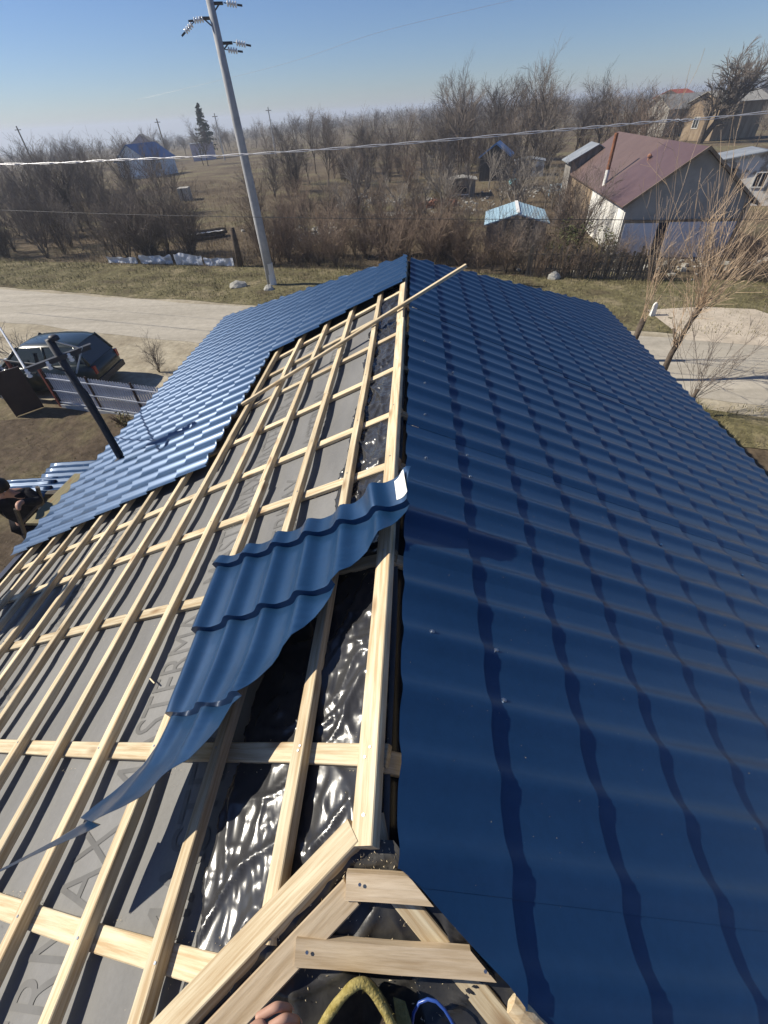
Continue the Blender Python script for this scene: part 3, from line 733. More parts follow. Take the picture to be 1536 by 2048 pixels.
# sawdust and shavings
mb = MB(); r2 = random.Random(4)
def chip(p, n_, sz):
    t = Vector((r2.gauss(0, 1), r2.gauss(0, 1), r2.gauss(0, 1))); t = (t - n_ * t.dot(n_)).normalized(); u = n_.cross(t)
    l, w_ = sz * r2.uniform(0.6, 1.6), sz * r2.uniform(0.25, 0.6)
    a = p + t * l; b = p - t * l * r2.uniform(.6, 1); c_ = p + u * w_; d = p + n_ * sz * 0.35
    mb.add([a, c_, b, d], [(0, 1, 3), (1, 2, 3), (2, 0, 3)])
for _ in range(900):
    y = RY0 - 0.7 * r2.random() ** 0.9; hw = (RY0 - y) / HK * CT
    x = RX + r2.uniform(-hw, hw)
    if nz(x * 6, y * 6, 2) > -0.15 or r2.random() < .25: chip(NF(x, y, -0.022), NNF, r2.choice((0.002, 0.0025, 0.003, 0.0045)))
for (s0, y0) in ((0, -0.055), (0, 0.445), (0, 1.225), (0, 1.886), (0, 2.43)):       # piled along the counter battens
    for _ in range(420):
        s = r2.uniform(0.0, 2.6); yy = y0 + 0.1 * s * (1 if y0 < 1 else .5) + r2.choice((-1, 1, 1)) * (0.036 + abs(r2.gauss(0, 0.012)))
        if nz(s * 3, yy, 4) > 0.0 and yy > hip_n(s): chip(SL(s, yy, -0.058), NL, r2.choice((0.002, 0.003, 0.004)))
for _ in range(900):
    s = r2.uniform(0.02, 2.4); yy = r2.uniform(-0.4, 3.0)
    if yy > hip_n(s) + .02: chip(SL(s, yy, -0.052 if s < .5 else -0.063), NL, r2.choice((0.0012, 0.0016, 0.002)))
for _ in range(520):
    s = r2.uniform(0.08, 2.6); yy = r2.uniform(0.15, 3.0)
    chip(SR(s, yy, 0.006 + 0.021 * (((s - S0) / MOD) % 1.0) + wave(yy)), NR, r2.choice((0.0011, 0.0015, 0.002)))
struct(mb, 'sawdust', M['chip'], kind='stuff')

# ================================================================== service mast on the left slope
mast = thing('service_mast', 'dark steel service mast with a crossarm standing through the blue roof sheets', 'mast', (-3.44, 4.02, 2.88))
mb = MB(); mb.tube([(0, 0, -0.5), (0, 0, 0.5), (-0.03, -0.03, 1.46)], [0.038, 0.038, 0.037], 14); loc_obj(mb, 'pole', M['steel_dark'], mast, True)
mb = MB(); mb.lathe([(0.10, -0.05), (0.085, 0.02), (0.042, 0.05), (0.040, 0.07)], n=14); loc_obj(mb, 'flashing_collar', M['steel_dark'], mast, True)
mb = MB(); mb.box((0, 0, -0.005), (0.30, 0.22, 0.012), Matrix.Rotation(R(-25), 3, 'Y') @ Matrix.Rotation(0.2, 3, 'Z')); loc_obj(mb, 'flashing_plate', M['trim_dark'], mast)
mb = MB(); mb.lathe([(0.046, 1.44), (0.046, 1.47), (0.03, 1.485)], n=12); loc_obj(mb, 'cap', M['steel_dark'], mast, True)
ad = Vector((0.745, 0.665, 0.10)).normalized()
Mr = Matrix.Rotation(math.atan2(ad.y, ad.x), 3, 'Z') @ Matrix.Rotation(-0.10, 3, 'Y')
mb = MB(); mb.box((-0.02, -0.04, 1.30), (0.62, 0.045, 0.006), Mr); mb.box((-0.02, -0.065, 1.278), (0.62, 0.006, 0.045), Mr); loc_obj(mb, 'crossarm', M['steel_dark'], mast)
c0 = Vector((-0.02, -0.06, 1.30))
mb = MB(); mb.tube([c0 + ad * 0.22, (-0.015, -0.02, 1.44)], 0.009, 6); mb.tube([c0 + ad * 0.24, (0.03, 0.0, 1.10)], 0.009, 6); loc_obj(mb, 'brace', M['galv'], mast)
for d in (-0.29, -0.10, 0.10):
    p = c0 + ad * d
    mb = MB(); mb.lathe([(0.006, -0.09), (0.020, -0.085), (0.024, -0.07), (0.014, -0.055), (0.026, -0.04), (0.014, -0.025), (0.018, -0.01), (0.006, 0.0)], tuple(p), n=10); loc_obj(mb, 'insulator', M['porcelain'], mast, True)
mb = MB(); mb.tube([c0 + ad * -0.1 + Vector((0, 0, -.05)), (0.0, -0.07, 1.15), (0.052, -0.02, 0.9), (0.052, 0, 0.1)], 0.007, 6); loc_obj(mb, 'down_lead', M['cable_dark'], mast, True)

def sag(a, b, sag_, n=16):
    a, b = Vector(a), Vector(b)
    return [a + (b - a) * (i / n) + Vector((0, 0, -4 * sag_ * (i / n) * (1 - i / n))) for i in range(n + 1)]
base = Vector((-3.44, 4.02, 2.88)); la = base + c0 + ad * -0.29 + Vector((0, 0, -0.04)); lb = base + c0 + ad * -0.10 + Vector((0, 0, -0.04))
mb = MB(); q = Vector((-5.58, 5.73, 3.87)); mb.tube(sag(la, q, 0.02, 8)[:-1] + sag(q, q + (q - la) * 4.0 + Vector((0, 0, 2.0)), 0.15, 12), 0.012, 6)
single(mb, 'service_cable', M['cable'], 'bright upper cable running from the roof mast to the left edge', 'cable', smooth=True)
mb = MB(); q = Vector((-4.66, 4.54, 3.93)); mb.tube(sag(lb, q, 0.01, 6)[:-1] + sag(q, q + (q - lb) * 4.0 + Vector((0, 0, 0.8)), 0.1, 12), 0.009, 6)
single(mb, 'service_cable', M['cable_dark'], 'thin lower dark cable tied to the crossarm of the roof mast', 'cable', smooth=True)

# ================================================================== people
def skin_mesh(name, pts, edges, rads, m, levels=2, root=0):
    me = bpy.data.meshes.new(name); me.from_pydata([tuple(p) for p in pts], edges, [])
    o = bpy.data.objects.new('tmp_skin', me); COL.objects.link(o)
    md = o.modifiers.new('s', 'SKIN'); md.use_smooth_shade = True
    sv = me.skin_vertices[0].data
    for i, r_ in enumerate(rads):
        sv[i].radius = (r_, r_) if not isinstance(r_, tuple) else r_; sv[i].use_root = (i == root)
    o.modifiers.new('d', 'SUBSURF').levels = levels; o.modifiers['d'].render_levels = levels
    bpy.context.view_layer.update()
    out = bpy.data.meshes.new_from_object(o.evaluated_get(bpy.context.evaluated_depsgraph_get()))
    out.name = name; out.materials.clear(); out.materials.append(m)
    bpy.data.objects.remove(o); bpy.data.meshes.remove(me); return out

def worker(label, loc, rz, J, cap):
    """J: joint positions in the figure's own frame (x ahead, y to its left, z up)"""
    t = thing('person', label, 'person', loc, rz)
    def part(name, me, par=t):
        o = bpy.data.objects.new(name, me); COL.objects.link(o); o.parent = par; return o
    V = {k: Vector(v) for k, v in J.items()}
    chain = [('pelvis', 'waist', 'chest', 'neck', 'head0', 'head1')]
    names = ['pelvis', 'waist', 'chest', 'neck', 'head0', 'head1']
    rad = {'pelvis': 0.135, 'waist': 0.12, 'chest': 0.145, 'neck': 0.055, 'head0': 0.078, 'head1': 0.085}
    edges = [(0, 1), (1, 2), (2, 3), (3, 4), (4, 5)]
    for sd in ('l', 'r'):
        for chain_, par, rr_ in ((('sh', 'el', 'wr', 'ha', 'fi'), 'chest', (0.06, 0.045, 0.032, 0.036, 0.018)), (('hp', 'kn', 'an', 'to'), 'pelvis', (0.09, 0.06, 0.042, 0.035))):
            p = par
            for c_, r_ in zip(chain_, rr_):
                n = c_ + sd; names.append(n); rad[n] = r_; edges.append((names.index(p), len(names) - 1)); p = n
    part('body', skin_mesh('body', [V[n] for n in names], edges, [rad[n] for n in names], M['skin'], 1))
    def sub(name, keep, scale, m):
        idx = {n: i for i, n in enumerate(keep)}
        ed = [(idx[names[a]], idx[names[b]]) for a, b in edges if names[a] in idx and names[b] in idx]
        part(name, skin_mesh(name, [V[n] for n in keep], ed, [rad[n] * scale + 0.012 for n in keep], m, 1))
    sub('jacket', ['chest', 'waist', 'pelvis', 'shl', 'ell', 'wrl', 'shr', 'elr', 'wrr'], 1.12, M['cloth_dark'])
    sub('trousers', ['pelvis', 'hpl', 'knl', 'anl', 'hpr', 'knr', 'anr'], 1.1, M['cloth_dark'])
    for sd in ('l', 'r'):
        part('boot', skin_mesh('boot', [V['an' + sd], V['an' + sd] * 0.4 + V['to' + sd] * 0.6, V['to' + sd]], [(0, 1), (1, 2)], [0.06, 0.055, 0.048], M['hair'], 1))
    up = (V['head1'] - V['head0']).normalized(); c_ = (V['head0'] + V['head1']) / 2
    fw = Vector((1, 0, -0.2)).normalized()
    mb = MB(); mb.lathe([(0.098, -0.03), (0.105, 0.02), (0.095, 0.07), (0.06, 0.105), (0.005, 0.118)], (0, 0, 0), 14)
    mb.v = [tuple(c_ + Vector(q) + up * 0.0) for q in mb.v]
    if cap: mb.box(tuple(c_ + fw * 0.13 + Vector((0, 0, 0.015))), (0.09, 0.13, 0.012))
    loc_obj(mb, 'cap' if cap else 'hair', M['cloth_dark'] if cap else M['hair'], t, True)
    mb = MB()
    for sy in (-0.033, 0.033): mb.lathe([(0.001, -0.008), (0.011, 0), (0.001, 0.008)], tuple(c_ + fw * 0.088 + Vector((0, sy, -0.012))), 8)
    loc_obj(mb, 'eyes', M['porcelain'], t)
    mb = MB(); mb.add([c_ + fw * 0.086 + Vector((0, 0, -0.005)), c_ + fw * 0.083 + Vector((0, 0.016, -0.05)), c_ + fw * 0.083 + Vector((0, -0.016, -0.05)), c_ + fw * 0.112 + Vector((0, 0, -0.047))], [(0, 1, 3), (1, 2, 3), (2, 0, 3)])
    loc_obj(mb, 'nose', M['skin'], t)
    return t
# on a ladder at the eave: head just above the roof edge, both hands on it
JA = dict(pelvis=(-0.10, 0, 0.95), waist=(-0.07, 0, 1.15), chest=(0.02, 0, 1.40), neck=(0.05, 0, 1.53), head0=(0.09, 0, 1.60), head1=(0.10, 0, 1.70),
          shl=(0.04, 0.19, 1.45), ell=(0.20, 0.25, 1.34), wrl=(0.36, 0.12, 1.52), hal=(0.43, 0.09, 1.535), fil=(0.49, 0.08, 1.50),
          shr=(0.04, -0.19, 1.45), elr=(0.17, -0.30, 1.32), wrr=(0.36, -0.18, 1.52), har=(0.43, -0.14, 1.535), fir=(0.49, -0.13, 1.50),
          hpl=(-0.10, 0.10, 0.90), knl=(0.06, 0.11, 0.50), anl=(-0.02, 0.10, 0.08), tol=(0.14, 0.11, 0.04), hpr=(-0.10, -0.10, 0.90), knr=(0.10, -0.11, 0.62), anr=(0.0, -0.10, 0.24), tor=(0.15, -0.11, 0.21))
worker('dark-haired worker in dark clothes reaching over the left eave with bare hands', (-4.95, 3.80, 1.08), R(-48), JA, False)
# standing at the near end of the eave, out of the frame; only the shadow is seen
JB = dict(pelvis=(0, 0, 0.93), waist=(0.02, 0, 1.10), chest=(0.06, 0, 1.36), neck=(0.09, 0, 1.52), head0=(0.12, 0, 1.60), head1=(0.13, 0, 1.72),
          shl=(0.06, 0.20, 1.44), ell=(0.12, 0.30, 1.16), wrl=(0.30, 0.22, 1.00), hal=(0.38, 0.20, 0.98), fil=(0.44, 0.19, 0.95),
          shr=(0.06, -0.20, 1.44), elr=(0.10, -0.32, 1.18), wrr=(0.30, -0.30, 1.05), har=(0.38, -0.29, 1.03), fir=(0.44, -0.28, 1.0),
          hpl=(0, 0.11, 0.90), knl=(0.08, 0.14, 0.50), anl=(-0.02, 0.15, 0.07), tol=(0.15, 0.16, 0.03), hpr=(0, -0.11, 0.90), knr=(0.06, -0.14, 0.48), anr=(-0.05, -0.15, 0.05), tor=(0.12, -0.16, 0.01))
worker('worker in a dark cap standing at the near left eave', (-4.12, 2.02, 2.62), 0.15, JB, True)

# ladder under the worker, plank by the eave
lad = thing('ladder', 'wooden ladder leaning against the left eave under the worker', 'ladder', (-5.62, 3.75, 0))
for sy in (-0.2, 0.2):
    mb = MB(); mb.tube([(0, sy, 0), (0.95, sy, 2.55)], 0.025, 6); loc_obj(mb, 'rail', M['wood_old'], lad)
for k in range(8):
    t = (k + 0.6) / 8.4; mb = MB(); mb.tube([(0.95 * t, -0.2, 2.55 * t), (0.95 * t, 0.2, 2.55 * t)], 0.016, 6); loc_obj(mb, 'rung', M['wood_old'], lad)
a, b = Vector((-4.42, 3.40, 2.46)), Vector((-4.40, 4.35, 2.45))
o = link('scaffold_plank', board_mesh('scaffold_plank', (b - a).length, 0.17, 0.035, M['plank'], 3, 0.005), None, frame(a, b, Vector((0, 0, 1))))
tag(o, 'weathered olive-brown plank lying level outside the left eave', 'plank')
trs = thing('trestle', 'rough timber trestle carrying the plank beside the left eave', 'trestle', (-4.41, 4.0, 0.03))
mb = MB(); mb.box((0, 0, 2.36), (0.5, 0.07, 0.07)); loc_obj(mb, 'beam', M['wood_old'], trs)
for sx in (-0.2, 0.2):
    for sy in (-0.25, 0.25):
        mb = MB(); mb.tube([(sx * 1.2, sy, 0), (sx, 0, 2.34)], 0.03, 6); loc_obj(mb, 'leg', M['wood_old'], trs)

# ---- the photographer's hand on the tool pouch, at the bottom edge
def photographer_hand():
    t = thing('hand', 'sunlit bare hand with bent fingers closing on the rim of the tool pouch', 'hand', tuple(NF(-0.330, -0.112, 0.0)), R(-50))
    pts = [(-0.02, -0.10, 0.135), (-0.005, -0.02, 0.105), (0.0, 0.030, 0.090)]; ed = [(0, 1), (1, 2)]; rd = [(0.030, 0.024), (0.040, 0.022), (0.042, 0.017)]
    pts += [(0.035, -0.29, 0.20), (0.13, -0.60, 0.30)]; ed += [(0, 3), (3, 4)]; rd += [0.036, 0.045]
    def chain(start, seq, rr_):
        p = start
        for q, r_ in zip(seq, rr_):
            pts.append(q); rd.append(r_); ed.append((p, len(pts) - 1)); p = len(pts) - 1
    me = skin_mesh('hand_body', pts, ed, rd, M['skin'], 2, root=1)
    o = bpy.data.objects.new('palm', me); COL.objects.link(o); o.parent = t
    F = [(-0.040, 0.026, 0.064), (-0.014, 0.032, 0.074), (0.012, 0.030, 0.072), (0.036, 0.022, 0.058)]
    for i, (x, y, L) in enumerate(F):
        a = Vector((x, y - 0.015, 0.088)); b = a + Vector((0.012, 0.048, 0.006)); c_ = b + Vector((0.016, 0.016, -0.026)); d = c_ + Vector((0.006, -0.006, -0.022)) * (L / 0.07)
        me = skin_mesh('finger', [a, (a + b) / 2, b, (b + c_) / 2, c_, d], [(k, k + 1) for k in range(5)], [0.0105, 0.0100, 0.0104, 0.0092, 0.0094, 0.0070], M['skin'], 2)
        o = bpy.data.objects.new('finger', me); COL.objects.link(o); o.parent = t
        mb = MB(); mb.lathe([(0.0005, 0.002), (0.005, 0.001), (0.006, 0)], tuple((c_ + d) / 2 + Vector((0.003, 0.0085, 0.002))), 8, axis='Y'); n = loc_obj(mb, 'nail', M['nail'], t)
    a = Vector((0.045, -0.03, 0.095)); b = Vector((0.074, 0.000, 0.088)); c_ = Vector((0.088, 0.026, 0.080)); d = Vector((0.090, 0.045, 0.076))
    me = skin_mesh('thumb', [Vector((0.02, -0.05, 0.10)), a, b, c_, d], [(0, 1), (1, 2), (2, 3), (3, 4)], [0.016, 0.014, 0.0122, 0.011, 0.008], M['skin'], 2)
    o = bpy.data.objects.new('thumb', me); COL.objects.link(o); o.parent = t
    me = skin_mesh('sleeve', [Vector((0.015, -0.22, 0.175)), Vector((0.065, -0.40, 0.235)), Vector((0.17, -0.72, 0.345))], [(0, 1), (1, 2)], [0.047, 0.052, 0.062], M['cloth_grey'], 2)
    o = bpy.data.objects.new('sleeve', me); COL.objects.link(o); o.parent = t
    return t
photographer_hand()

# ---- tool pouch with a frayed yellow rim
pch = thing('tool_pouch', 'gaping dark tool pouch with a frayed yellow rim at the bottom of the picture', 'pouch', tuple(NF(-0.118, -0.075, 0.0)))
def ring(k, n, lift, sx, sy, dy=0.0, peak=0.0):
    a = 2 * math.pi * k / n; ca, sa = math.cos(a), math.sin(a)
    x = 0.104 * sx * ca * (1 - 0.46 * max(0, sa)); y = (0.112 * sa if sa > 0 else 0.13 * sa) * sy + dy
    p = NF(x, y - 0.088, lift + peak * max(0, sa) ** 3 + 0.006 * math.sin(3 * a + 1)) - NF(0, -0.075, 0)
    return p
n = 40
mb = MB()
rows_ = [[ring(k, n, 0.052, 1.0, 1.0, 0, 0.012) for k in range(n)], [ring(k, n, 0.030, 1.08, 1.0, -0.008) for k in range(n)], [ring(k, n, 0.0, 1.12, 0.98, -0.02) for k in range(n)]]
mb.add([q for r_ in rows_ for q in r_], [(i * n + j, (i + 1) * n + j, (i + 1) * n + (j + 1) % n, i * n + (j + 1) % n) for i in range(2) for j in range(n)])
loc_obj(mb, 'outer_canvas', M['pouch_olive'], pch, True)
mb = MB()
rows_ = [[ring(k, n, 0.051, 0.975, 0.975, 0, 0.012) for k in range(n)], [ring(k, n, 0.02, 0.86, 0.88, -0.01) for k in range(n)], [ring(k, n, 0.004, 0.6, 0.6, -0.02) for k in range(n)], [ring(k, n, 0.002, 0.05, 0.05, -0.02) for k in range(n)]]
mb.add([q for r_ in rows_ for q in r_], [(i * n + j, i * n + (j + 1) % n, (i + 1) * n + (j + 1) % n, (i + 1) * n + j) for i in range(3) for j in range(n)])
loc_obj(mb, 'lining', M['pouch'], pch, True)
mb = MB(); mb.tube([ring(k % n, n, 0.054 + 0.002 * nz(k, 3, 0, 0.9), 0.99, 0.99, 0, 0.012) for k in range(n + 1)], [0.0105 + 0.0026 * nz(k, 7, 1, 0.8) for k in range(n + 1)], 7, cap=False)
rf = random.Random(8)
for _ in range(260):                                            # frayed threads
    k = rf.uniform(0, n); p = ring(k, n, 0.055, 0.99, 0.99, 0, 0.012); d = Vector((rf.gauss(0, 1), rf.gauss(0, 1), abs(rf.gauss(0, .8)))).normalized()
    u = d.cross(Vector((0.3, 0.5, 0.8))).normalized() * 0.0008; mb.add([p - u, p + u, p + d * rf.uniform(0.010, 0.017)], [(0, 1, 2)])
loc_obj(mb, 'yellow_rim', M['rim'], pch, True)
# flap of the pouch on its right
mb = MB(); a = [NF(x, y, 0.012 + z) - NF(-0.118, -0.075, 0) for (x, y, z) in ((-0.045, -0.012, 0.015), (-0.018, -0.020, 0.010), (0.020, -0.10, 0.012), (0.035, -0.20, 0.01), (-0.01, -0.20, 0.02), (-0.03, -0.08, 0.022))]
mb.add(a, [(0, 5, 1), (1, 5, 2), (5, 4, 2), (2, 4, 3)]); loc_obj(mb, 'flap', M['pouch_olive'], pch)
# blue cable loop
mb = MB(); pts = [(-0.004, -0.075), (0.001, -0.045), (0.014, -0.027), (0.033, -0.0195), (0.052, -0.021), (0.070, -0.032), (0.083, -0.046), (0.096, -0.064), (0.108, -0.10), (0.11, -0.16), (0.09, -0.24)]
mb.tube([NF(x, y, 0.004 + 0.010 * math.sin(i * 0.31)) for i, (x, y) in enumerate(pts)], 0.0036, 7)
single(mb, 'power_cable', M['cable_blue'], 'loop of thin blue cable lying on the black film beside the pouch', 'cable', smooth=True)
# split offcut at the sheet's lower corner
mb = MB(); prof = [(0.005, 0), (0.020, 0.006), (0.024, 0.03), (0.022, 0.07), (0.024, 0.11)]
mb.lathe(prof, (0, 0, 0), 9); q = (NF(0.34, -0.10, 0.01) - NF(0.215, -0.012, 0.01)).normalized().to_track_quat('Z', 'Y').to_matrix()
mb.v = [tuple(q @ Vector((p[0], p[1] * 0.6 + 0.002 * nz(p[0] * 90, p[1] * 90, p[2] * 30), p[2]))) for p in mb.v]
single(mb, 'wood_offcut', M['wood'], 'short rounded pine offcut by the lower corner of the blue sheets', 'offcut', tuple(NF(0.215, -0.012, 0.012)))

# ================================================================== yard: fence, gate, sheets, cars
def fy(x): return 10.66 - 0.27 * (x + 10.02)
frz = math.atan(-0.27)
def fence_run(label, x0, x1, name='steel_fence'):
    L = (x1 - x0) / math.cos(frz); t = thing(name, label, 'fence', (x0, fy(x0), 0), frz)
    npost = max(2, int(L / 1.25) + 1)
    pm = MB(); pm.box((0, 0.02, 0.53), (0.04, 0.04, 1.06)); pme = pm.mesh('post', M['gate_brown'])
    for k in range(npost):
        o = bpy.data.objects.new('post', pme); COL.objects.link(o); o.parent = t; o.location = (L * k / (npost - 1), -0.02, 0)
    for z in (0.16, 0.52, 0.88):
        mb = MB(); mb.box((L / 2, -0.012, z), (L, 0.025, 0.03)); loc_obj(mb, 'rail', M['fence_blue'], t)
    pk = MB(); pk.add([(-0.038, 0, 0.10), (-0.012, 0.014, 0.10), (0.012, 0.014, 0.10), (0.038, 0, 0.10), (-0.038, 0, 0.985), (-0.012, 0.014, 1.01), (0.012, 0.014, 1.01), (0.038, 0, 0.985)], [(0, 1, 5, 4), (1, 2, 6, 5), (2, 3, 7, 6)])
    pme = pk.mesh('picket', M['fence_blue']); n = int(L / 0.088)
    for k in range(n):
        o = bpy.data.objects.new('picket', pme); COL.objects.link(o); o.parent = t; o.location = (0.045 + 0.088 * k, 0.014, 0.004 * ((k * 7) % 3))
    mb = MB(); mb.box((L / 2, 0.0, 0.05), (L, 0.10, 0.10)); loc_obj(mb, 'plinth', M['concrete'], t)
    return t
fence_run('blue-grey steel picket fence between the gate post and the house', -9.95, -4.3)
fence_run('short blue-grey picket fence panel left of the open brown gate', -15.5, -11.25)
gp = thing('gate_post', 'oxide-red steel gate post at the left end of the long picket fence', 'post', (-10.02, 10.66, 0), frz)
mb = MB(); mb.box((0, 0, 0.6), (0.07, 0.07, 1.2)); loc_obj(mb, 'shaft', M['gate_red'], gp)
mb = MB(); mb.box((0, 0, 1.21), (0.09, 0.09, 0.02)); loc_obj(mb, 'cap', M['gate_red'], gp)
gp = thing('gate_post', 'oxide-red gate post carrying the open brown gate leaf', 'post', (-11.05, 10.93, 0), frz)
mb = MB(); mb.box((0, 0, 0.62), (0.07, 0.07, 1.24)); loc_obj(mb, 'shaft', M['gate_red'], gp)
mb = MB(); mb.box((0, 0, 1.25), (0.09, 0.09, 0.02)); loc_obj(mb, 'cap', M['gate_red'], gp)
ga, gb = Vector((-10.52, 10.63, 0)), Vector((-10.98, 10.10, 0)); gd = gb - ga
gt = thing('gate', 'dark brown sheet-steel gate leaf standing open into the yard', 'gate', tuple(ga), math.atan2(gd.y, gd.x))
mb = MB(); mb.box((0.35, 0, 0.62), (0.66, 0.02, 1.12)); loc_obj(mb, 'leaf', M['gate_brown'], gt)
for x in (0.02, 0.69):
    mb = MB(); mb.box((x, 0, 0.62), (0.04, 0.045, 1.2)); loc_obj(mb, 'stile', M['gate_brown'], gt)
for z in (0.05, 1.2):
    mb = MB(); mb.box((0.355, 0, z), (0.63, 0.04, 0.04)); loc_obj(mb, 'frame_rail', M['gate_brown'], gt)
mb = MB(); mb.tube([(0.62, -0.03, 0.66), (0.62, -0.06, 0.66), (0.55, -0.06, 0.66)], 0.008, 6); loc_obj(mb, 'handle', M['galv'], gt)

def ground_sheet(label, loc, rz, lx, ly, tilt):
    """corrugated sheet, ribs along local X"""
    mb = MB(); n = int(ly / 0.2 * 12)
    for i in range(9):
        for j in range(n + 1):
            x, y = lx * i / 8, ly * j / n; c_ = 0.5 + 0.5 * math.cos(2 * math.pi * y / 0.2)
            mb.v.append((x, y, 0.03 + tilt * y + 0.032 * c_ ** 1.2 + 0.012 * ((x / 0.35) % 1.0)))
    for i in range(8):
        for j in range(n): o = i * (n + 1) + j; mb.f.append((o, o + n + 1, o + n + 2, o + 1)); mb.m.append(0)
    o = single(mb, 'roof_sheet_offcut', [M['blue'], M['blue_back']], label, 'roof sheet', loc, rz, 'blue sheets lying in the yard', smooth=True)
    md = o.modifiers.new('t', 'SOLIDIFY'); md.thickness = 0.002; return o
ground_sheet('glinting blue steel sheet on the yard grass beside the worker', (-8.95, 6.2, 0.05), 0.10, 1.15, 0.95, 0.03)
ground_sheet('glinting blue steel sheet on the yard nearer the mast, half hidden by the eave', (-8.28, 6.75, 0.05), 0.10, 1.2, 1.0, 0.03)

def make_car(label, loc, rz, paint):
    t = thing('parked_car', label, 'car', loc, rz)
    L = 3.75; W = 1.62
    # body stations: x, half width, sill z, shoulder z ; nose at -x
    st = [(-1.86, 0.58, 0.32, 0.52), (-1.80, 0.70, 0.24, 0.62), (-1.55, 0.78, 0.22, 0.74), (-0.95, 0.80, 0.20, 0.86), (-0.55, 0.81, 0.20, 0.91), (0.4, 0.81, 0.20, 0.93), (1.2, 0.80, 0.20, 0.94), (1.62, 0.77, 0.24, 0.93), (1.82, 0.70, 0.30, 0.84), (1.88, 0.62, 0.34, 0.60)]
    mb = MB(); k = 10
    for (x, w_, z0, z1) in st:
        zm = z0 + (z1 - z0) * 0.55
        for (y, z) in ((-w_ * .9, z0), (-w_, z0 + .08), (-w_ * 1.0, zm), (-w_ * .97, z1 - .05), (-w_ * .84, z1), (w_ * .84, z1), (w_ * .97, z1 - .05), (w_, zm), (w_, z0 + .08), (w_ * .9, z0)): mb.v.append((x, y, z))
    for i in range(len(st) - 1):
        for j in range(k): mb.f.append((i * k + j, i * k + (j + 1) % k, (i + 1) * k + (j + 1) % k, (i + 1) * k + j)); mb.m.append(0)
    mb.f.append(tuple(range(k - 1, -1, -1))); mb.m.append(0); mb.f.append(tuple((len(st) - 1) * k + j for j in range(k))); mb.m.append(0)
    loc_obj(mb, 'body', paint, t, True)
    # cabin: base and roof outlines
    b0 = [(-0.82, 0.66), (1.72, 0.64)]; zr = 1.40; zb = 0.88
    q = [(-0.86, -0.67, zb), (-0.86, 0.67, zb), (1.76, 0.66, zb), (1.76, -0.66, zb), (-0.16, -0.55, zr), (-0.16, 0.55, zr), (1.48, 0.55, zr - .03), (1.48, -0.55, zr - .03)]
    mb = MB(); mb.add([Vector(q[i]) for i in (0, 1, 5, 4)], [(0, 1, 2, 3)]); loc_obj(mb, 'windscreen', M['glass'], t)
    mb = MB(); mb.add([Vector(q[i]) for i in (2, 3, 7, 6)], [(0, 1, 2, 3)]); loc_obj(mb, 'rear_window', M['glass'], t)
    for (i0, i1, i2, i3) in ((0, 4, 7, 3), (1, 2, 6, 5)):
        a, b, c_, d = (Vector(q[i]) for i in (i0, i1, i2, i3))
        mb = MB(); mb.add([a, b, c_, d], [(0, 1, 2, 3)]); loc_obj(mb, 'side_window', M['glass'], t)
    for (a, b) in ((0, 4), (1, 5), (2, 6), (3, 7)): mb = MB(); mb.tube([q[a], q[b]], 0.040, 6); loc_obj(mb, 'pillar', paint, t, True)
    for sy in (-1, 1): mb = MB(); mb.tube([(0.52, sy * 0.668, zb), (0.58, sy * 0.555, zr)], 0.035, 6); loc_obj(mb, 'pillar', paint, t, True)
    mb = MB(); rs = [(-0.20, 0.50, zr - .005), (0.0, 0.555, zr + .035), (0.7, 0.57, zr + .055), (1.3, 0.56, zr + .03), (1.54, 0.52, zr - .02)]
    for (x, w_, z) in rs:
        for (y, dz) in ((-w_, -.05), (-w_ * .93, -.01), (-w_ * .5, 0.012), (0, .016), (w_ * .5, .012), (w_ * .93, -.01), (w_, -.05)): mb.v.append((x, y, z + dz))
    for i in range(4):
        for j in range(6): mb.f.append((i * 7 + j, i * 7 + j + 1, (i + 1) * 7 + j + 1, (i + 1) * 7 + j)); mb.m.append(0)
    loc_obj(mb, 'roof', paint, t, True)
    for x in (-1.18, 1.16):
        for sy in (-1, 1):
            mb = MB(); mb.lathe([(0.18, -0.09), (0.285, -0.085), (0.30, -0.05), (0.30, 0.05), (0.285, 0.085), (0.18, 0.09)], (x, sy * 0.73, 0.30), 20, 'Y'); wh = loc_obj(mb, 'wheel', M['tyre'], t, True)
            mb = MB(); mb.lathe([(0.02, -0.02), (0.19, -0.01), (0.19, 0.01), (0.02, 0.03)], (x, sy * 0.80, 0.30), 14, 'Y'); loc_obj(mb, 'rim', M['galv'], wh, True)
    for sy in (-1, 1):
        mb = MB(); mb.box((-1.77, sy * 0.55, 0.60), (0.10, 0.22, 0.12)); loc_obj(mb, 'headlight', M['lamp_clear'], t)
        mb = MB(); mb.box((1.83, sy * 0.62, 0.74), (0.07, 0.10, 0.22)); loc_obj(mb, 'tail_lamp', M['lamp_red'], t)
        mb = MB(); mb.box((-0.68, sy * 0.90, 0.98), (0.10, 0.14, 0.10)); loc_obj(mb, 'wing_mirror', paint, t)
        mb = MB(); mb.box((0.15, sy * 0.815, 0.78), (0.14, 0.02, 0.025)); loc_obj(mb, 'door_handle', M['steel_dark'], t)
    mb = MB(); mb.box((-1.85, 0, 0.40), (0.08, 1.30, 0.16)); loc_obj(mb, 'bumper', M['steel_dark'], t)
    mb = MB(); mb.box((1.88, 0, 0.42), (0.08, 1.36, 0.16)); loc_obj(mb, 'bumper', M['steel_dark'], t)
    return t
make_car('dark green hatchback parked behind the picket fence', (-10.95, 12.05, -0.04), 0.02, M['car_paint'])

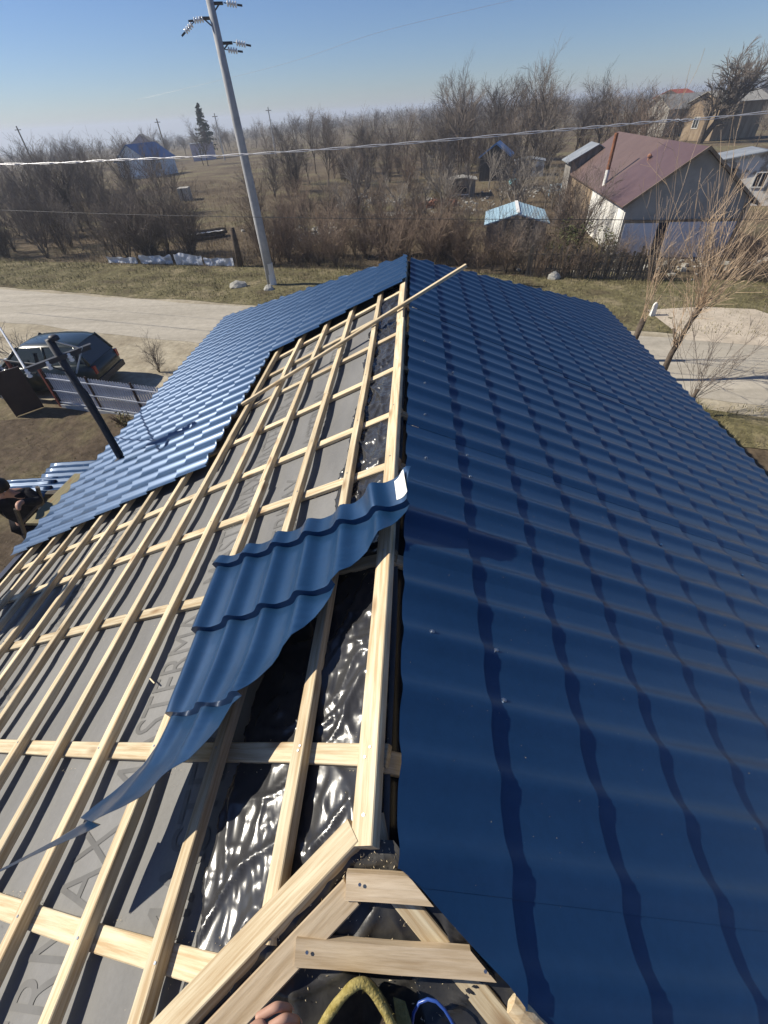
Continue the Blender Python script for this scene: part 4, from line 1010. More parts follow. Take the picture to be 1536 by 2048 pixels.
# ================================================================== concrete line pole and wires
up_ = thing('utility_pole', 'tall tapered concrete line pole on the far verge of the road', 'pole', (-6.56, 21.71, 0))
mb = MB(); mb.tube([(0, 0, -0.3), (-0.05, -0.01, 2.5), (-0.10, -0.03, 5.5), (-0.18, -0.05, 9.6)], [0.205, 0.185, 0.155, 0.115], 18); loc_obj(mb, 'shaft', M['concrete'], up_, True)
mb = MB(); mb.lathe([(0.215, 0.0), (0.207, 0.02), (0.198, 0.95), (0.199, 0.952)], n=18); loc_obj(mb, 'painted_foot', M['white_board'], up_, True)
def arm(z, sgn, L, ins):
    d = Vector((0.95 * sgn, 0.30 * sgn, 0.0)).normalized(); c_ = Vector((-0.17, -0.05, z))
    mb = MB(); mb.tube([c_, c_ + d * L], 0.045, 6); mb.tube([c_ + Vector((0, 0, -0.25)), c_ + d * L * 0.75], 0.022, 5); a = loc_obj(mb, 'crossarm', M['steel_dark'], up_)
    for q in ins:
        p = c_ + d * (L + q[0]) + Vector((0, 0, q[1]))
        mb = MB(); dd = Vector((0.95 * sgn, 0.30 * sgn, -0.12 + q[2])).normalized()
        prof = []
        for k in range(4): prof += [(0.03, k * 0.085), (0.078, k * 0.085 + 0.015), (0.080, k * 0.085 + 0.05), (0.03, k * 0.085 + 0.062)]
        mb.lathe(prof, (0, 0, 0), 10); rot = dd.to_track_quat('Z', 'Y').to_matrix(); mb.v = [tuple(rot @ Vector(v) + p) for v in mb.v]
        mb2 = MB(); mb2.tube([p - dd * 0.10, p], 0.014, 5); mb2.tube([p + dd * 0.33, p + dd * 0.50], 0.03, 5); loc_obj(mb2, 'fitting', M['steel_dark'], up_)
        loc_obj(mb, 'insulator', M['porcelain'], up_, True)
arm(8.62, 1, 0.42, ((0.12, 0.0, 0.0),)); arm(8.30, -1, 0.42, ((-0.10, -0.02, 0.05), (0.30, -0.12, -0.5))); arm(7.72, 1, 0.48, ((0.12, 0.0, -0.05), (-0.20, -0.16, 0.0)))
def wire(name, label, P, r_, m, twist=0, group=None):
    P = [Vector(p) for p in P]; mb = MB(); n = len(P); pts = []
    # smooth chain through the points
    for i in range(n - 1):
        for k in range(24):
            t = k / 24; a, b, c_, d = P[max(0, i - 1)], P[i], P[i + 1], P[min(n - 1, i + 2)]
            pts.append(0.5 * ((2 * b) + (c_ - a) * t + (2 * a - 5 * b + 4 * c_ - d) * t * t + (3 * b - a - 3 * c_ + d) * t ** 3))
    pts.append(P[-1])
    if twist:
        for ph in range(twist):
            q = [p + Vector((0, math.cos(i * 0.55 + ph * 2 * math.pi / twist) * 0.017, math.sin(i * 0.55 + ph * 2 * math.pi / twist) * 0.017)) for i, p in enumerate(pts)]
            mb.tube(q, r_, 5)
    else: mb.tube(pts, r_, 5)
    return single(mb, name, m, label, 'wire', smooth=True, group=group)
W1 = [(-24, 19.9, 5.35), (-12.85, 16.66, 5.09), (-8.27, 15.36, 5.09), (-4.47, 14.27, 5.11), (-0.69, 13.2, 5.19), (2.83, 12.19, 5.31), (4.79, 11.64, 5.38), (6.48, 11.15, 5.44), (16, 8.5, 6.0)]
wire('power_line', 'twisted bright cable bundle crossing the whole view above the road', W1, 0.0078, M['cable'], 2)
W2 = [(-26, 21.9, 3.9), (-15.49, 18.91, 3.68), (-11.53, 17.79, 3.60), (-8.03, 16.79, 3.55), (-1.86, 15.03, 3.51), (3.49, 13.51, 3.53), (8.05, 12.21, 3.56), (18, 9.4, 3.8)]
wire('telephone_wire', 'single thin wire low over the road, beneath the cable bundle', W2, 0.008, M['cable_dark'])
W3 = [(-22, 46.3, 7.2), (-9.24, 42.63, 8.36), (-1.87, 40.53, 9.4), (7.61, 37.83, 10.2), (20, 34.3, 11.4)]
wire('overhead_wire', 'hair-thin high wire against the sky at the upper right', W3, 0.006, M['cable'])

# ================================================================== buildings across the road
def building(name, label, o, ux, W, uy, D, h0, h1, mats, over=0.25, zb=-0.3, thick=0.06, cat='house', parts=True):
    """gabled building; front gable from o along ux (width W), going back along uy (depth D); ridge along uy"""
    ux = Vector((ux[0], ux[1], 0)).normalized(); uy = Vector((uy[0], uy[1], 0)).normalized()
    t = thing(name, label, cat, (o[0], o[1], o[2]))
    Mx = lambda a, b, z: ux * a + uy * b + Vector((0, 0, z))
    def face(nm, q, m):
        mb = MB(); mb.add(q, [tuple(range(len(q)))]); return loc_obj(mb, nm, m, t)
    face('gable_wall', [Mx(0, 0, zb), Mx(W, 0, zb), Mx(W, 0, h0), Mx(W / 2, 0, h1), Mx(0, 0, h0)], mats['gable'])
    face('gable_wall', [Mx(W, D, zb), Mx(0, D, zb), Mx(0, D, h0), Mx(W / 2, D, h1), Mx(W, D, h0)], mats['gable'])
    face('side_wall', [Mx(0, D, zb), Mx(0, 0, zb), Mx(0, 0, h0), Mx(0, D, h0)], mats['side'])
    face('side_wall', [Mx(W, 0, zb), Mx(W, D, zb), Mx(W, D, h0), Mx(W, 0, h0)], mats['side'])
    sl_ = (h1 - h0) / (W / 2)
    for sd in (0, 1):
        a = -over if sd == 0 else W + over; za = h0 - over * sl_
        q = [Mx(a, -over, za + .02), Mx(W / 2, -over, h1 + .02), Mx(W / 2, D + over, h1 + .02), Mx(a, D + over, za + .02)]
        up = [p + Vector((0, 0, thick)) for p in q]
        mb = MB(); mb.add(q + up, [(0, 1, 2, 3), (4, 7, 6, 5), (0, 4, 5, 1), (1, 5, 6, 2), (2, 6, 7, 3), (3, 7, 4, 0)]); loc_obj(mb, 'roof', mats['roof'], t)
    return t, Mx
def panel(t, Mx, nm, a0, a1, z0, z1, m, dy=-0.03, side=None, parent=None):
    mb = MB()
    if side is None: q = [Mx(a0, dy, z0), Mx(a1, dy, z0), Mx(a1, dy, z1), Mx(a0, dy, z1)]; r_ = [Mx(a0, dy + .02, z0), Mx(a1, dy + .02, z0), Mx(a1, dy + .02, z1), Mx(a0, dy + .02, z1)]
    else: q = [Mx(side, a0, z0), Mx(side, a1, z0), Mx(side, a1, z1), Mx(side, a0, z1)]; sg = 0.02 if side <= 0 else -0.02; r_ = [Mx(side + sg, a0, z0), Mx(side + sg, a1, z0), Mx(side + sg, a1, z1), Mx(side + sg, a0, z1)]
    mb.add(q + r_, [(0, 1, 2, 3), (0, 4, 5, 1), (1, 5, 6, 2), (2, 6, 7, 3), (3, 7, 4, 0)])
    o = loc_obj(mb, nm, m, parent or t)
    if nm == 'window' and side is None:                        # painted casement round the pane
        f = MB(); w_ = 0.07
        for (xa, xb, za, zb_) in ((a0 - w_, a0, z0 - w_, z1 + w_), (a1, a1 + w_, z0 - w_, z1 + w_), (a0, a1, z0 - w_, z0), (a0, a1, z1, z1 + w_), ((a0 + a1) / 2 - .02, (a0 + a1) / 2 + .02, z0, z1)):
            q = [Mx(xa, dy - .02, za), Mx(xb, dy - .02, za), Mx(xb, dy - .02, zb_), Mx(xa, dy - .02, zb_)]; r_ = [Mx(xa, dy + .01, za), Mx(xb, dy + .01, za), Mx(xb, dy + .01, zb_), Mx(xa, dy + .01, zb_)]
            f.add(q + r_, [(0, 1, 2, 3), (0, 4, 5, 1), (1, 5, 6, 2), (2, 6, 7, 3), (3, 7, 4, 0)])
        loc_obj(f, 'frame', M['white_board'], o)
    return o

# barn with the plum roof
t, Mx = building('barn', 'low barn with plum tin roof, grey gable and pale double doors across the road', (9.62, 24.35, 0), (0.995, -0.11), 5.05, (0.075, 0.997), 13.8, 2.16, 3.98, dict(gable=M['plaster_grey'], side=M['white_board'], roof=M['plum_roof']), over=0.22)
for ch in list(t.children):
    if ch.name.startswith('roof'):
        q = [Vector(v.co) for v in ch.data.vertices][4:]              # newer purple sheets over the front bay
        f = 0.345; dz = Vector((0, 0, 0.012))
        a = [q[0] + dz, q[1] + dz, q[1] + (q[2] - q[1]) * f + dz, q[0] + (q[3] - q[0]) * f + dz]
        mb = MB(); mb.add(a + [p - dz * 0.8 for p in a], [(0, 3, 2, 1), (0, 1, 5, 4), (1, 2, 6, 5), (2, 3, 7, 6), (3, 0, 4, 7)]); o = loc_obj(mb, 'new_roof_sheet', M['plum_new'], t)
panel(t, Mx, 'door', 0.10, 1.55, 0.02, 1.42, M['door_panel'], -0.05)
panel(t, Mx, 'door_gap', 1.57, 1.98, 0.02, 1.42, M['door_dark'], -0.02)
panel(t, Mx, 'door', 1.99, 3.35, 0.02, 1.44, M['door_panel'], -0.05)
panel(t, Mx, 'door', 3.37, 4.78, 0.02, 1.42, M['door_panel'], -0.055)
panel(t, Mx, 'lintel', 0.05, 4.85, 1.45, 1.55, M['brown_board'], -0.06)
panel(t, Mx, 'sill_beam', 0.05, 4.85, -0.08, 0.02, M['brown_board'], -0.065)
panel(t, Mx, 'corner_board', 4.80, 4.94, 0.0, 2.1, M['brown_board'], -0.04)
panel(t, Mx, 'brown_side_boards', 6.6, 13.8, 0.0, 2.14, M['brown_board'], side=-0.025)
for k, (a, b_) in enumerate(((0.15, 1.1), (1.15, 2.2), (2.25, 3.2), (3.25, 4.3), (4.35, 5.4), (5.45, 6.55))):      # whitewashed boards, uneven
    panel(t, Mx, 'side_board', a, b_, 0.02 + 0.03 * (k % 2), 2.10 - 0.05 * (k % 3), M['white_board'], side=-0.03 - 0.008 * (k % 2))
for sd in (0, 1):
    a0 = Mx(-0.24 if sd == 0 else 5.29, -0.235, 1.97); a1 = Mx(2.525, -0.235, 3.98)
    mb = MB(); d = Vector((0, 0, 0.13)); e = Mx(0, 0.03, 0) ; mb.add([a0, a1, a1 + d, a0 + d, a0 + e, a1 + e, a1 + d + e, a0 + d + e], [(0, 1, 2, 3), (4, 7, 6, 5), (0, 4, 5, 1), (3, 2, 6, 7)]); loc_obj(mb, 'bargeboard', M['brown_board'], t)
pz = 2.42
mb = MB(); p = Mx(0.16, 5.2, 0); mb.tube([p + Vector((0, 0, pz + .2)), p + Vector((0.0, 0, 4.4))], 0.095, 10); loc_obj(mb, 'chimney_pipe', M['rust'], t)
mb = MB(); mb.tube([p + Vector((-0.05, -0.15, 1.9)), p + Vector((0, 0, pz + .5))], 0.11, 10); loc_obj(mb, 'chimney_base', M['white_board'], t)
mb = MB(); p = Mx(1.6, 3.9, 0); mb.tube([p + Vector((0, 0, 3.1)), p + Vector((0, 0, 3.55))], 0.07, 8); mb.lathe([(0.11, 3.5), (0.11, 3.56), (0.02, 3.63)], tuple(p), 8); loc_obj(mb, 'roof_vent', M['brick'], t)

t, Mx = building('lean_to', 'grey tin-roofed lean-to behind the barn with the plum roof', (10.3, 37.0, 0), (1, -0.1), 2.9, (0.08, 1), 2.0, 2.75, 3.5, dict(gable=M['shed_grey'], side=M['shed_grey'], roof=M['tin_grey']), cat='shed')
panel(t, Mx, 'window', 0.6, 1.2, 1.3, 1.9, M['door_dark'], -0.03)

# pale-blue tin shed
t, Mx = building('tin_shed', 'small shed with pale blue tin roof standing among bare twigs by the road', (3.72, 26.45, 0), (0.995, -0.09), 2.95, (0.14, 0.99), 3.6, 1.22, 1.62, dict(gable=M['shed_grey'], side=M['shed_grey'], roof=M['tin_blue']), over=0.14, cat='shed')
q0, q1 = Mx(1.475, -0.1, 1.74), Mx(1.475, 3.6, 1.74)
mb = MB(); a = Mx(0.09, 0, 0); mb.add([q0 - a, q0 + a, q1 + a, q1 - a], [(0, 1, 2, 3)]); loc_obj(mb, 'ridge_cap', M['white_paint'], t)
for k in range(9):
    panel(t, Mx, 'board', 0.02 + 0.325 * k, 0.32 + 0.325 * k, -0.05 + 0.02 * (k % 3), 1.20 + (0.30 * (1 - abs(k - 4) / 4.5)), M['shed_grey'] if k % 3 else M['wood_old'], -0.03)
for k in range(1, 9):                                            # standing seams
    for sd in (0, 1):
        x = 1.475 + (-1 if sd == 0 else 1) * (0.17 * k + 0.05); zz = 1.62 - abs(x - 1.475) * 0.40 / 1.475 + 0.09
        if abs(x - 1.475) < 1.55:
            mb = MB(); mb.tube([Mx(x, -0.13, zz), Mx(x, 3.72, zz)], 0.014, 4); loc_obj(mb, 'roof_seam', M['tin_blue'], t)

# tall dark shed with blue edging
t, Mx = building('dark_shed', 'tall dark wooden shed with bright blue roof edging in the gardens', (6.45, 54.6, 0), (1, -0.15), 2.75, (0.25, 1), 3.0, 1.95, 2.85, dict(gable=M['shed_dark'], side=M['shed_dark'], roof=M['trim_blue']), over=0.16, thick=0.14, cat='shed')
panel(t, Mx, 'door', 0.9, 1.6, 0.0, 1.5, M['shed_dark'], -0.04); panel(t, Mx, 'plinth', 0, 2.75, -0.1, 0.10, M['stone'], -0.06)
t, Mx = building('low_shed', 'low grey shed with a dark opening among the garden heaps', (2.95, 45.9, 0), (1, -0.05), 2.2, (0.05, 1), 2.0, 1.1, 1.25, dict(gable=M['shed_grey'], side=M['shed_dark'], roof=M['eternit']), over=0.15, cat='shed')
panel(t, Mx, 'opening', 0.7, 1.5, 0.2, 0.75, M['door_dark'], -0.03); panel(t, Mx, 'shelf', 0.6, 1.7, 0.12, 0.2, M['white_board'], -0.08)
t, Mx = building('ruined_hut', 'ruined white hut with flaking limewash beside the dark shed', (10.0, 56.1, 0), (1, -0.18), 2.9, (0.2, 1), 2.4, 1.3, 1.55, dict(gable=M['lime'], side=M['lime'], roof=M['tin_grey']), over=0.1, cat='hut')
panel(t, Mx, 'doorway', 1.3, 1.8, 0.0, 1.1, M['door_dark'], -0.03); panel(t, Mx, 'patch', 0.1, 0.7, 0.1, 0.8, M['tin_grey'], -0.035)
# right-edge outbuildings
t, Mx = building('outbuilding', 'limewashed mud-walled outbuilding with crooked roof at the right edge behind the barn', (19.6, 37.4, 0), (0.93, -0.35), 5.2, (0.25, 0.97), 3.0, 2.3, 2.75, dict(gable=M['lime'], side=M['lime'], roof=M['tin_grey']), over=0.3, cat='outbuilding')
panel(t, Mx, 'door', 0.95, 1.45, 0.0, 1.95, M['gate_brown'], -0.03); panel(t, Mx, 'board_wall', 0.0, 0.55, 0.1, 2.2, M['brown_board'], -0.03); panel(t, Mx, 'window', 2.6, 3.2, 1.0, 1.7, M['door_dark'], -0.03)
t, Mx = building('store_shed', 'dark store shed between the barn and the limewashed outbuilding', (16.2, 40.5, 0), (1, -0.15), 3.2, (0.2, 1), 2.5, 2.0, 2.45, dict(gable=M['shed_dark'], side=M['shed_dark'], roof=M['tin_grey']), over=0.2, cat='shed')
panel(t, Mx, 'opening', 0.9, 2.0, 0.0, 1.5, M['door_dark'], -0.03)
# far houses on the right skyline
t, Mx = building('long_house', 'long house with grey fibre-cement roof on the right skyline', (40.2, 105.5, 0.4), (0.62, -0.78), 4.4, (0.9, 0.45), 11, 3.4, 5.0, dict(gable=M['plaster_grey'], side=M['shed_grey'], roof=M['eternit']), over=0.4)
panel(t, Mx, 'window', 1.4, 2.2, 1.2, 2.4, M['glass'], -0.03)
t, Mx = building('far_house', 'wide house with pale grey roof beside the big bare tree', (42.0, 93.0, 0.3), (0.55, -0.83), 4.8, (0.93, 0.37), 9, 4.1, 5.2, dict(gable=M['brown_board'], side=M['brown_board'], roof=M['eternit']), over=0.4)
panel(t, Mx, 'window', 1.4, 2.2, 1.2, 2.4, M['glass'], -0.03)
t, Mx = building('red_roof_house', 'house with red tiled roof peeping over the grey roofs', (47.5, 121, 0.3), (0.8, -0.6), 5.0, (0.75, 0.66), 6, 4.7, 5.7, dict(gable=M['plaster_grey'], side=M['plaster_grey'], roof=M['red_roof']), over=0.4)
panel(t, Mx, 'window', 1.6, 2.4, 1.6, 2.6, M['glass'], -0.03)
# left-hand houses
t, Mx = building('blue_house', 'pale blue house with bright blue roof beyond the left thicket', (-44.2, 80.7, -0.1), (0.998, 0.03), 4.85, (0.20, 0.98), 6.5, 2.0, 3.75, dict(gable=M['blue_wall'], side=M['blue_wall'], roof=M['blue_roof']), over=0.25)
panel(t, Mx, 'window', 1.0, 1.6, 0.7, 1.5, M['glass'], -0.03); panel(t, Mx, 'window', 2.0, 2.7, 0.7, 1.5, M['glass'], side=4.88); panel(t, Mx, 'plinth', -0.05, 4.9, -0.3, 0.12, M['white_board'], -0.06)
t, Mx = building('lilac_house', 'small lilac house with two dark windows beyond the blue house', (-51.4, 128.1, -1.4), (0.94, 0.34), 5.1, (-0.3, 0.95), 4, 3.25, 3.35, dict(gable=M['lilac'], side=M['lilac'], roof=M['tin_grey']), over=0.1)
panel(t, Mx, 'window', 1.7, 2.1, 1.4, 2.5, M['door_dark'], -0.04); panel(t, Mx, 'window', 2.4, 2.8, 1.4, 2.5, M['door_dark'], -0.04)
t, Mx = building('far_cottage', 'cottage with pale roof behind the blue house', (-69, 135, -1.5), (0.95, 0.3), 6, (-0.3, 0.95), 5, 3.6, 5.5, dict(gable=M['lilac'], side=M['lilac'], roof=M['eternit']), over=0.3)
panel(t, Mx, 'window', 2, 2.8, 1.2, 2.2, M['door_dark'], -0.04)

# ------------------------------------------------------------------ picket fence of weathered boards
pf = thing('board_fence', 'leaning fence of weathered grey boards in front of the barn', 'fence', (5.0, 21.75, 0), math.atan(-0.27))
n = 52; rp = random.Random(5)
for k in range(n):
    h = rp.uniform(0.95, 1.30); wv = rp.uniform(0.055, 0.085)
    mb = MB(); mb.box((0, 0, h / 2), (wv, 0.02, h)); o = loc_obj(mb, 'picket', M['wood_old'], pf)
    o.location = (0.1 * k, 0.0, 0); o.rotation_euler = (rp.uniform(-.05, .05), rp.uniform(-.06, .05), 0)
for z in (0.35, 0.9):
    mb = MB(); mb.box((n * 0.05, 0.035, z), (n * 0.1, 0.04, 0.06)); loc_obj(mb, 'rail', M['wood_old'], pf)

# low fence hung with plastic along the left gardens
pl = thing('plastic_fence', 'low fence hung with crumpled grey plastic sheeting along the left verge', 'fence', (0, 0, 0))
segs = [(-17.6, -15.6, 0.30), (-15.4, -13.3, 0.42), (-13.1, -11.4, 0.50), (-11.3, -9.55, 0.40)]
for (xa, xb, h) in segs:
    mb = MB(); n1, n2 = 30, 8
    for i in range(n1 + 1):
        for j in range(n2 + 1):
            x = xa + (xb - xa) * i / n1; z = h * (1 + 0.3 * nz(x, 3, 0, 2.2)) * j / n2; y = verge_far(x) + 0.15 + 0.10 * nz(x * 2.5, z * 4, 2) + 0.04 * nz(x * 8, z * 8, 5)
            mb.v.append((x, y, z + 0.02))
    for i in range(n1):
        for j in range(n2): o = i * (n2 + 1) + j; mb.f.append((o, o + n2 + 1, o + n2 + 2, o + 1)); mb.m.append(0)
    loc_obj(mb, 'sheeting', M['sheeting'], pl, True)
for k in range(9):
    x = -17.6 + k; mb = MB(); mb.tube([(x, verge_far(x) + 0.2, 0), (x + .04, verge_far(x) + 0.2, 0.75)], 0.025, 5); loc_obj(mb, 'stake', M['wood_old'], pl)
mb = MB(); mb.tube([(0, 0, 0), (0.03, 0, 1.2), (0.0, 0.03, 1.75)], [0.17, 0.15, 0.13], 9)
single(mb, 'stump', M['bark'], 'dark tree stump standing at the right end of the plastic-hung fence', 'stump', (-9.2, verge_far(-9.2) + 0.2, 0), smooth=True)

def rock(seed, sx, sy, sz):
    bm = bmesh.new(); bmesh.ops.create_icosphere(bm, subdivisions=2, radius=1.0)
    for v in bm.verts:
        k = 1 + 0.35 * nz(v.co.x + seed, v.co.y, v.co.z, 1.1); v.co = Vector((v.co.x * sx * k, v.co.y * sy * k, max(-0.25, v.co.z * k) * sz))
    me = bpy.data.meshes.new('stone'); bm.to_mesh(me); bm.free(); me.materials.append(M['stone']); return me
def put(me, name, label, cat, loc, rz=0, group=None):
    o = bpy.data.objects.new(name, me); COL.objects.link(o); o.location = loc; o.rotation_euler = (0, 0, rz); return tag(o, label, cat, group)
put(rock(1, 0.42, 0.24, 0.26), 'stone', 'pale flat-topped stone on the verge left of the line pole', 'stone', (-8.15, 21.55, 0.08))
put(rock(7, 0.24, 0.2, 0.2), 'stone', 'small grey stone lying at the foot of the line pole', 'stone', (-6.55, 20.95, 0.06))
put(rock(5, 0.30, 0.22, 0.22), 'stone', 'grey boulder below the board fence at the edge of the verge', 'stone', (6.1, 21.2, 0.08))
bl = thing('marker_stone', 'white-painted marker stone beside the trodden sand pad', 'marker', (8.35, 16.35, 0))
mb = MB(); mb.add([(-.08, -.07, 0), (.08, -.07, 0), (.08, .07, 0), (-.08, .07, 0), (-.06, -.05, .42), (.06, -.05, .42), (.06, .05, .42), (-.06, .05, .42), (0, -.04, .50), (0, .04, .50)], [(0, 1, 5, 4), (1, 2, 6, 5), (2, 3, 7, 6), (3, 0, 4, 7), (4, 5, 8), (6, 7, 9), (5, 6, 9, 8), (7, 4, 8, 9)]); loc_obj(mb, 'block', M['white_paint'], bl)

# log heap under a pale sheet
lh = thing('log_heap', 'long heap of logs under a pale sheet in the left clearing', 'log heap', (-14.7, 32.2, 0), 0.55)
for r_ in range(3):
    for k in range(4 - r_):
        mb = MB(); mb.tube([(0.0 + rp.uniform(-.1, .1), 0.16 * k + 0.08 * r_, 0.1 + 0.16 * r_), (2.5 + rp.uniform(-.15, .15), 0.16 * k + 0.08 * r_, 0.1 + 0.16 * r_)], 0.085, 7); loc_obj(mb, 'log', M['bark'], lh)
mb = MB()
for i in range(17):
    for j in range(7): mb.v.append((2.45 * i / 16, -0.06 + 0.13 * j, 0.47 - 0.10 * abs(j - 3) / 3 + 0.06 * nz(i * .7, j, 1)))
for i in range(16):
    for j in range(6): o = i * 7 + j; mb.f.append((o, o + 7, o + 8, o + 1)); mb.m.append(0)
loc_obj(mb, 'cover_sheet', M['lime'], lh, True)
hb = thing('stone_tank', 'pale square masonry tank in the far left clearing', 'tank', (-22.9, 52.6, 0), 0.2)
mb = MB(); mb.box((0, 0, 0.5), (1.0, 1.5, 1.0)); loc_obj(mb, 'block', M['eternit'], hb); mb = MB(); mb.box((-0.1, -0.77, 0.5), (0.12, 0.06, 1.0)); loc_obj(mb, 'post', M['wood_old'], hb)
bw = thing('brick_heap', 'low heap of broken red bricks in the gardens', 'brick heap', (0.3, 40.6, 0))
bk = MB(); bk.box((0, 0, 0), (0.26, 0.13, 0.10)); bme = bk.mesh('brick', M['brick'])
for k in range(110):
    o = bpy.data.objects.new('brick', bme); COL.objects.link(o); o.parent = bw
    a = rp.random(); o.location = (a * 3.1, rp.uniform(0, .8) + a * 1.0, rp.uniform(0.03, 0.5) * (1 - abs(a - .5) * 0.8)); o.rotation_euler = (rp.uniform(-.5, .5), rp.uniform(-.5, .5), rp.uniform(0, 3))
mb = MB(); mb.add([(-.1, -.1, 0), (3.2, 0.9, 0), (3.0, 2.0, 0), (0, 1.0, 0), (.4, .3, .35), (2.7, 1.3, .35)], [(0, 1, 5, 4), (1, 2, 5), (2, 3, 4, 5), (3, 0, 4)]); loc_obj(mb, 'core', M['brick'], bw)
cb = thing('plastic_barrel', 'cyan plastic barrel lying between the dark shed and the ruined hut', 'barrel', (9.25, 50.8, 0.28), 0.4)
mb = MB(); mb.lathe([(0.05, -0.42), (0.26, -0.40), (0.28, -0.2), (0.27, 0), (0.28, 0.2), (0.26, 0.40), (0.05, 0.42)], n=14, axis='X'); loc_obj(mb, 'drum', M['cyan'], cb, True)
fm = thing('garden_frame', 'pale turquoise wooden garden frame in front of the bare garden trees', 'frame', (11.0, 43.0, 0), 0.3)
for (a, b) in (((0, 0, 0), (0, 0, .8)), ((1, 0, 0), (1, 0, .8)), ((0, .6, 0), (0, .6, .8)), ((1, .6, 0), (1, .6, .8)), ((0, 0, .8), (1, 0, .8)), ((0, .6, .8), (1, .6, .8)), ((0, 0, .45), (1, .6, .45)), ((0, 0, .8), (0, .6, .8)), ((1, 0, .8), (1, .6, .8))):
    mb = MB(); mb.tube([a, b], 0.035, 5); loc_obj(mb, 'bar', M['tin_blue'], fm)
rb = MB(); rq = random.Random(21)                                    # rubble strewn through the gardens
for _ in range(800):
    c_ = rq.choice(((-1.0, 38.8, 2.2, 0.7), (-6, 33, 4, 3), (3, 43, 6, 5), (10.5, 47, 3, 3), (-3.5, 46, 3, 3), (11, 22.5, 4, 1.5)))
    x, y = rq.gauss(c_[0], c_[2] * .5), rq.gauss(c_[1], c_[3] * .5); s_ = rq.uniform(0.05, 0.17)
    rb.box((x, y, terrain_z(x, y) + s_ * .3), (s_ * rq.uniform(.6, 2), s_ * rq.uniform(.6, 1.4), s_ * rq.uniform(.4, 1)), Matrix.Rotation(rq.uniform(0, 3), 3, 'Z') @ Matrix.Rotation(rq.uniform(-.5, .5), 3, 'X'))
struct(rb, 'rubble', M['stone'], kind='stuff')

# ------------------------------------------------------------------ far line poles
fp = MB(); fp.tube([(0, 0, 0), (0, 0, 7.6)], [0.15, 0.10], 8); fpa = MB(); fpa.box((0, 0, 7.1), (1.1, 0.1, 0.1))
for (x, y, lab) in ((-69.2, 98, 'distant leaning line pole at the far left edge'), (-49, 109.5, 'distant line pole behind the blue house'), (-28.9, 116.5, 'thin distant line pole right of the near concrete pole'), (-40.5, 118, 'faint distant line pole between the blue house and the conifer')):
    t = thing('line_pole', lab, 'pole', (x, y, terrain_z(x, y) - 0.1)); loc_obj(fp, 'shaft', M['concrete'] if x > -45 else M['wood_old'], t); loc_obj(fpa, 'crossarm', M['wood_old'], t)

# ================================================================== bare trees and shrubs
def rotate_about(d, ang, az):
    d = d.normalized(); r_ = Vector((1, 0, 0)) if abs(d.x) < .8 else Vector((0, 1, 0)); a = d.cross(r_).normalized(); b = d.cross(a)
    return (d * math.cos(ang) + (a * math.cos(az) + b * math.sin(az)) * math.sin(ang)).normalized()
def grow(seed, stems, L0, r0, kids, spread, shrink, wander, upbias, thick_levels, rmin=0.006, segs=(5, 4, 3, 2, 2), start=0.3):
    rg = random.Random(seed); T, K = MB(), MB()
    def br(p, d, L, r_, lev):
        n = segs[min(lev, len(segs) - 1)]; pts = [p]; q = p; dd = d
        for i in range(n):
            dd = (dd + Vector((rg.gauss(0, wander), rg.gauss(0, wander), rg.gauss(0, wander * .6) + upbias))).normalized(); q = q + dd * (L / n); pts.append(q)
        last = lev >= len(kids)
        rr_ = [max(rmin, r_ * (1 - (0.45 if not last else 0.75) * i / n)) for i in range(n + 1)]
        (T if lev < thick_levels else K).tube(pts, rr_, 6 if lev == 0 else (4 if lev < thick_levels else 3), cap=False)
        if last: return
        for c_ in range(kids[lev]):
            f = start + (1 - start) * (c_ + rg.random()) / kids[lev] if lev > 0 or stems else (0.35 + 0.65 * (c_ + rg.random()) / kids[lev])
            i = min(n - 1, int(f * n)); k = f * n - i; pp = pts[i] + (pts[i + 1] - pts[i]) * min(1, k)
            ang = R(rg.uniform(*spread)); nd = rotate_about((pts[i + 1] - pts[i]), ang, rg.uniform(0, 6.283))
            br(pp, nd, L * shrink * rg.uniform(.7, 1.15), max(rmin, rr_[i] * 0.62), lev + 1)
    for d, L in stems:
        br(Vector((rg.uniform(-.06, .06), rg.uniform(-.06, .06), -0.05)), Vector(d).normalized(), L, r0, 0)
    return T, K
PROTO = {}
def proto(key, T, K, bark, twig):
    PROTO[key] = (T.mesh('trunk', M[bark]), K.mesh('crown', M[twig]) if K.v else None)
rg = random.Random(2)
for i in range(4):                                               # tall bare trees, about 7 m
    T, K = grow(100 + i, [((rg.uniform(-.1, .1), rg.uniform(-.1, .1), 1), 4.2)], 4.2, 0.11, (7, 6, 5, 3), (18, 48), 0.62, 0.10, 0.05, 2, 0.007)
    proto('tree%d' % i, T, K, 'bark', 'twig')
for i in range(4):                                               # many-stemmed thicket shrubs, about 3 m
    st = [((math.cos(a) * rg.uniform(.1, .6), math.sin(a) * rg.uniform(.1, .6), 1), rg.uniform(1.6, 2.9)) for a in [6.283 * k / 9 + rg.random() for k in range(9)]]
    T, K = grow(200 + i, st, 2, 0.024, (6, 5, 3), (15, 50), 0.52, 0.10, 0.04, 1, 0.0045, start=0.15)
    proto('shrub%d' % i, T, K, 'bark', 'twig')
    proto('brown%d' % i, T, K, 'bark', 'twig_brown')
for i in range(3):                                               # slim garden fruit trees, pale bark
    T, K = grow(300 + i, [((rg.uniform(-.15, .15), rg.uniform(-.15, .15), 1), 1.5)], 1.5, 0.06, (7, 6, 4), (20, 50), 0.72, 0.09, 0.08, 2, 0.006)
    proto('fruit%d' % i, T, K, 'twig_grey', 'twig_grey')
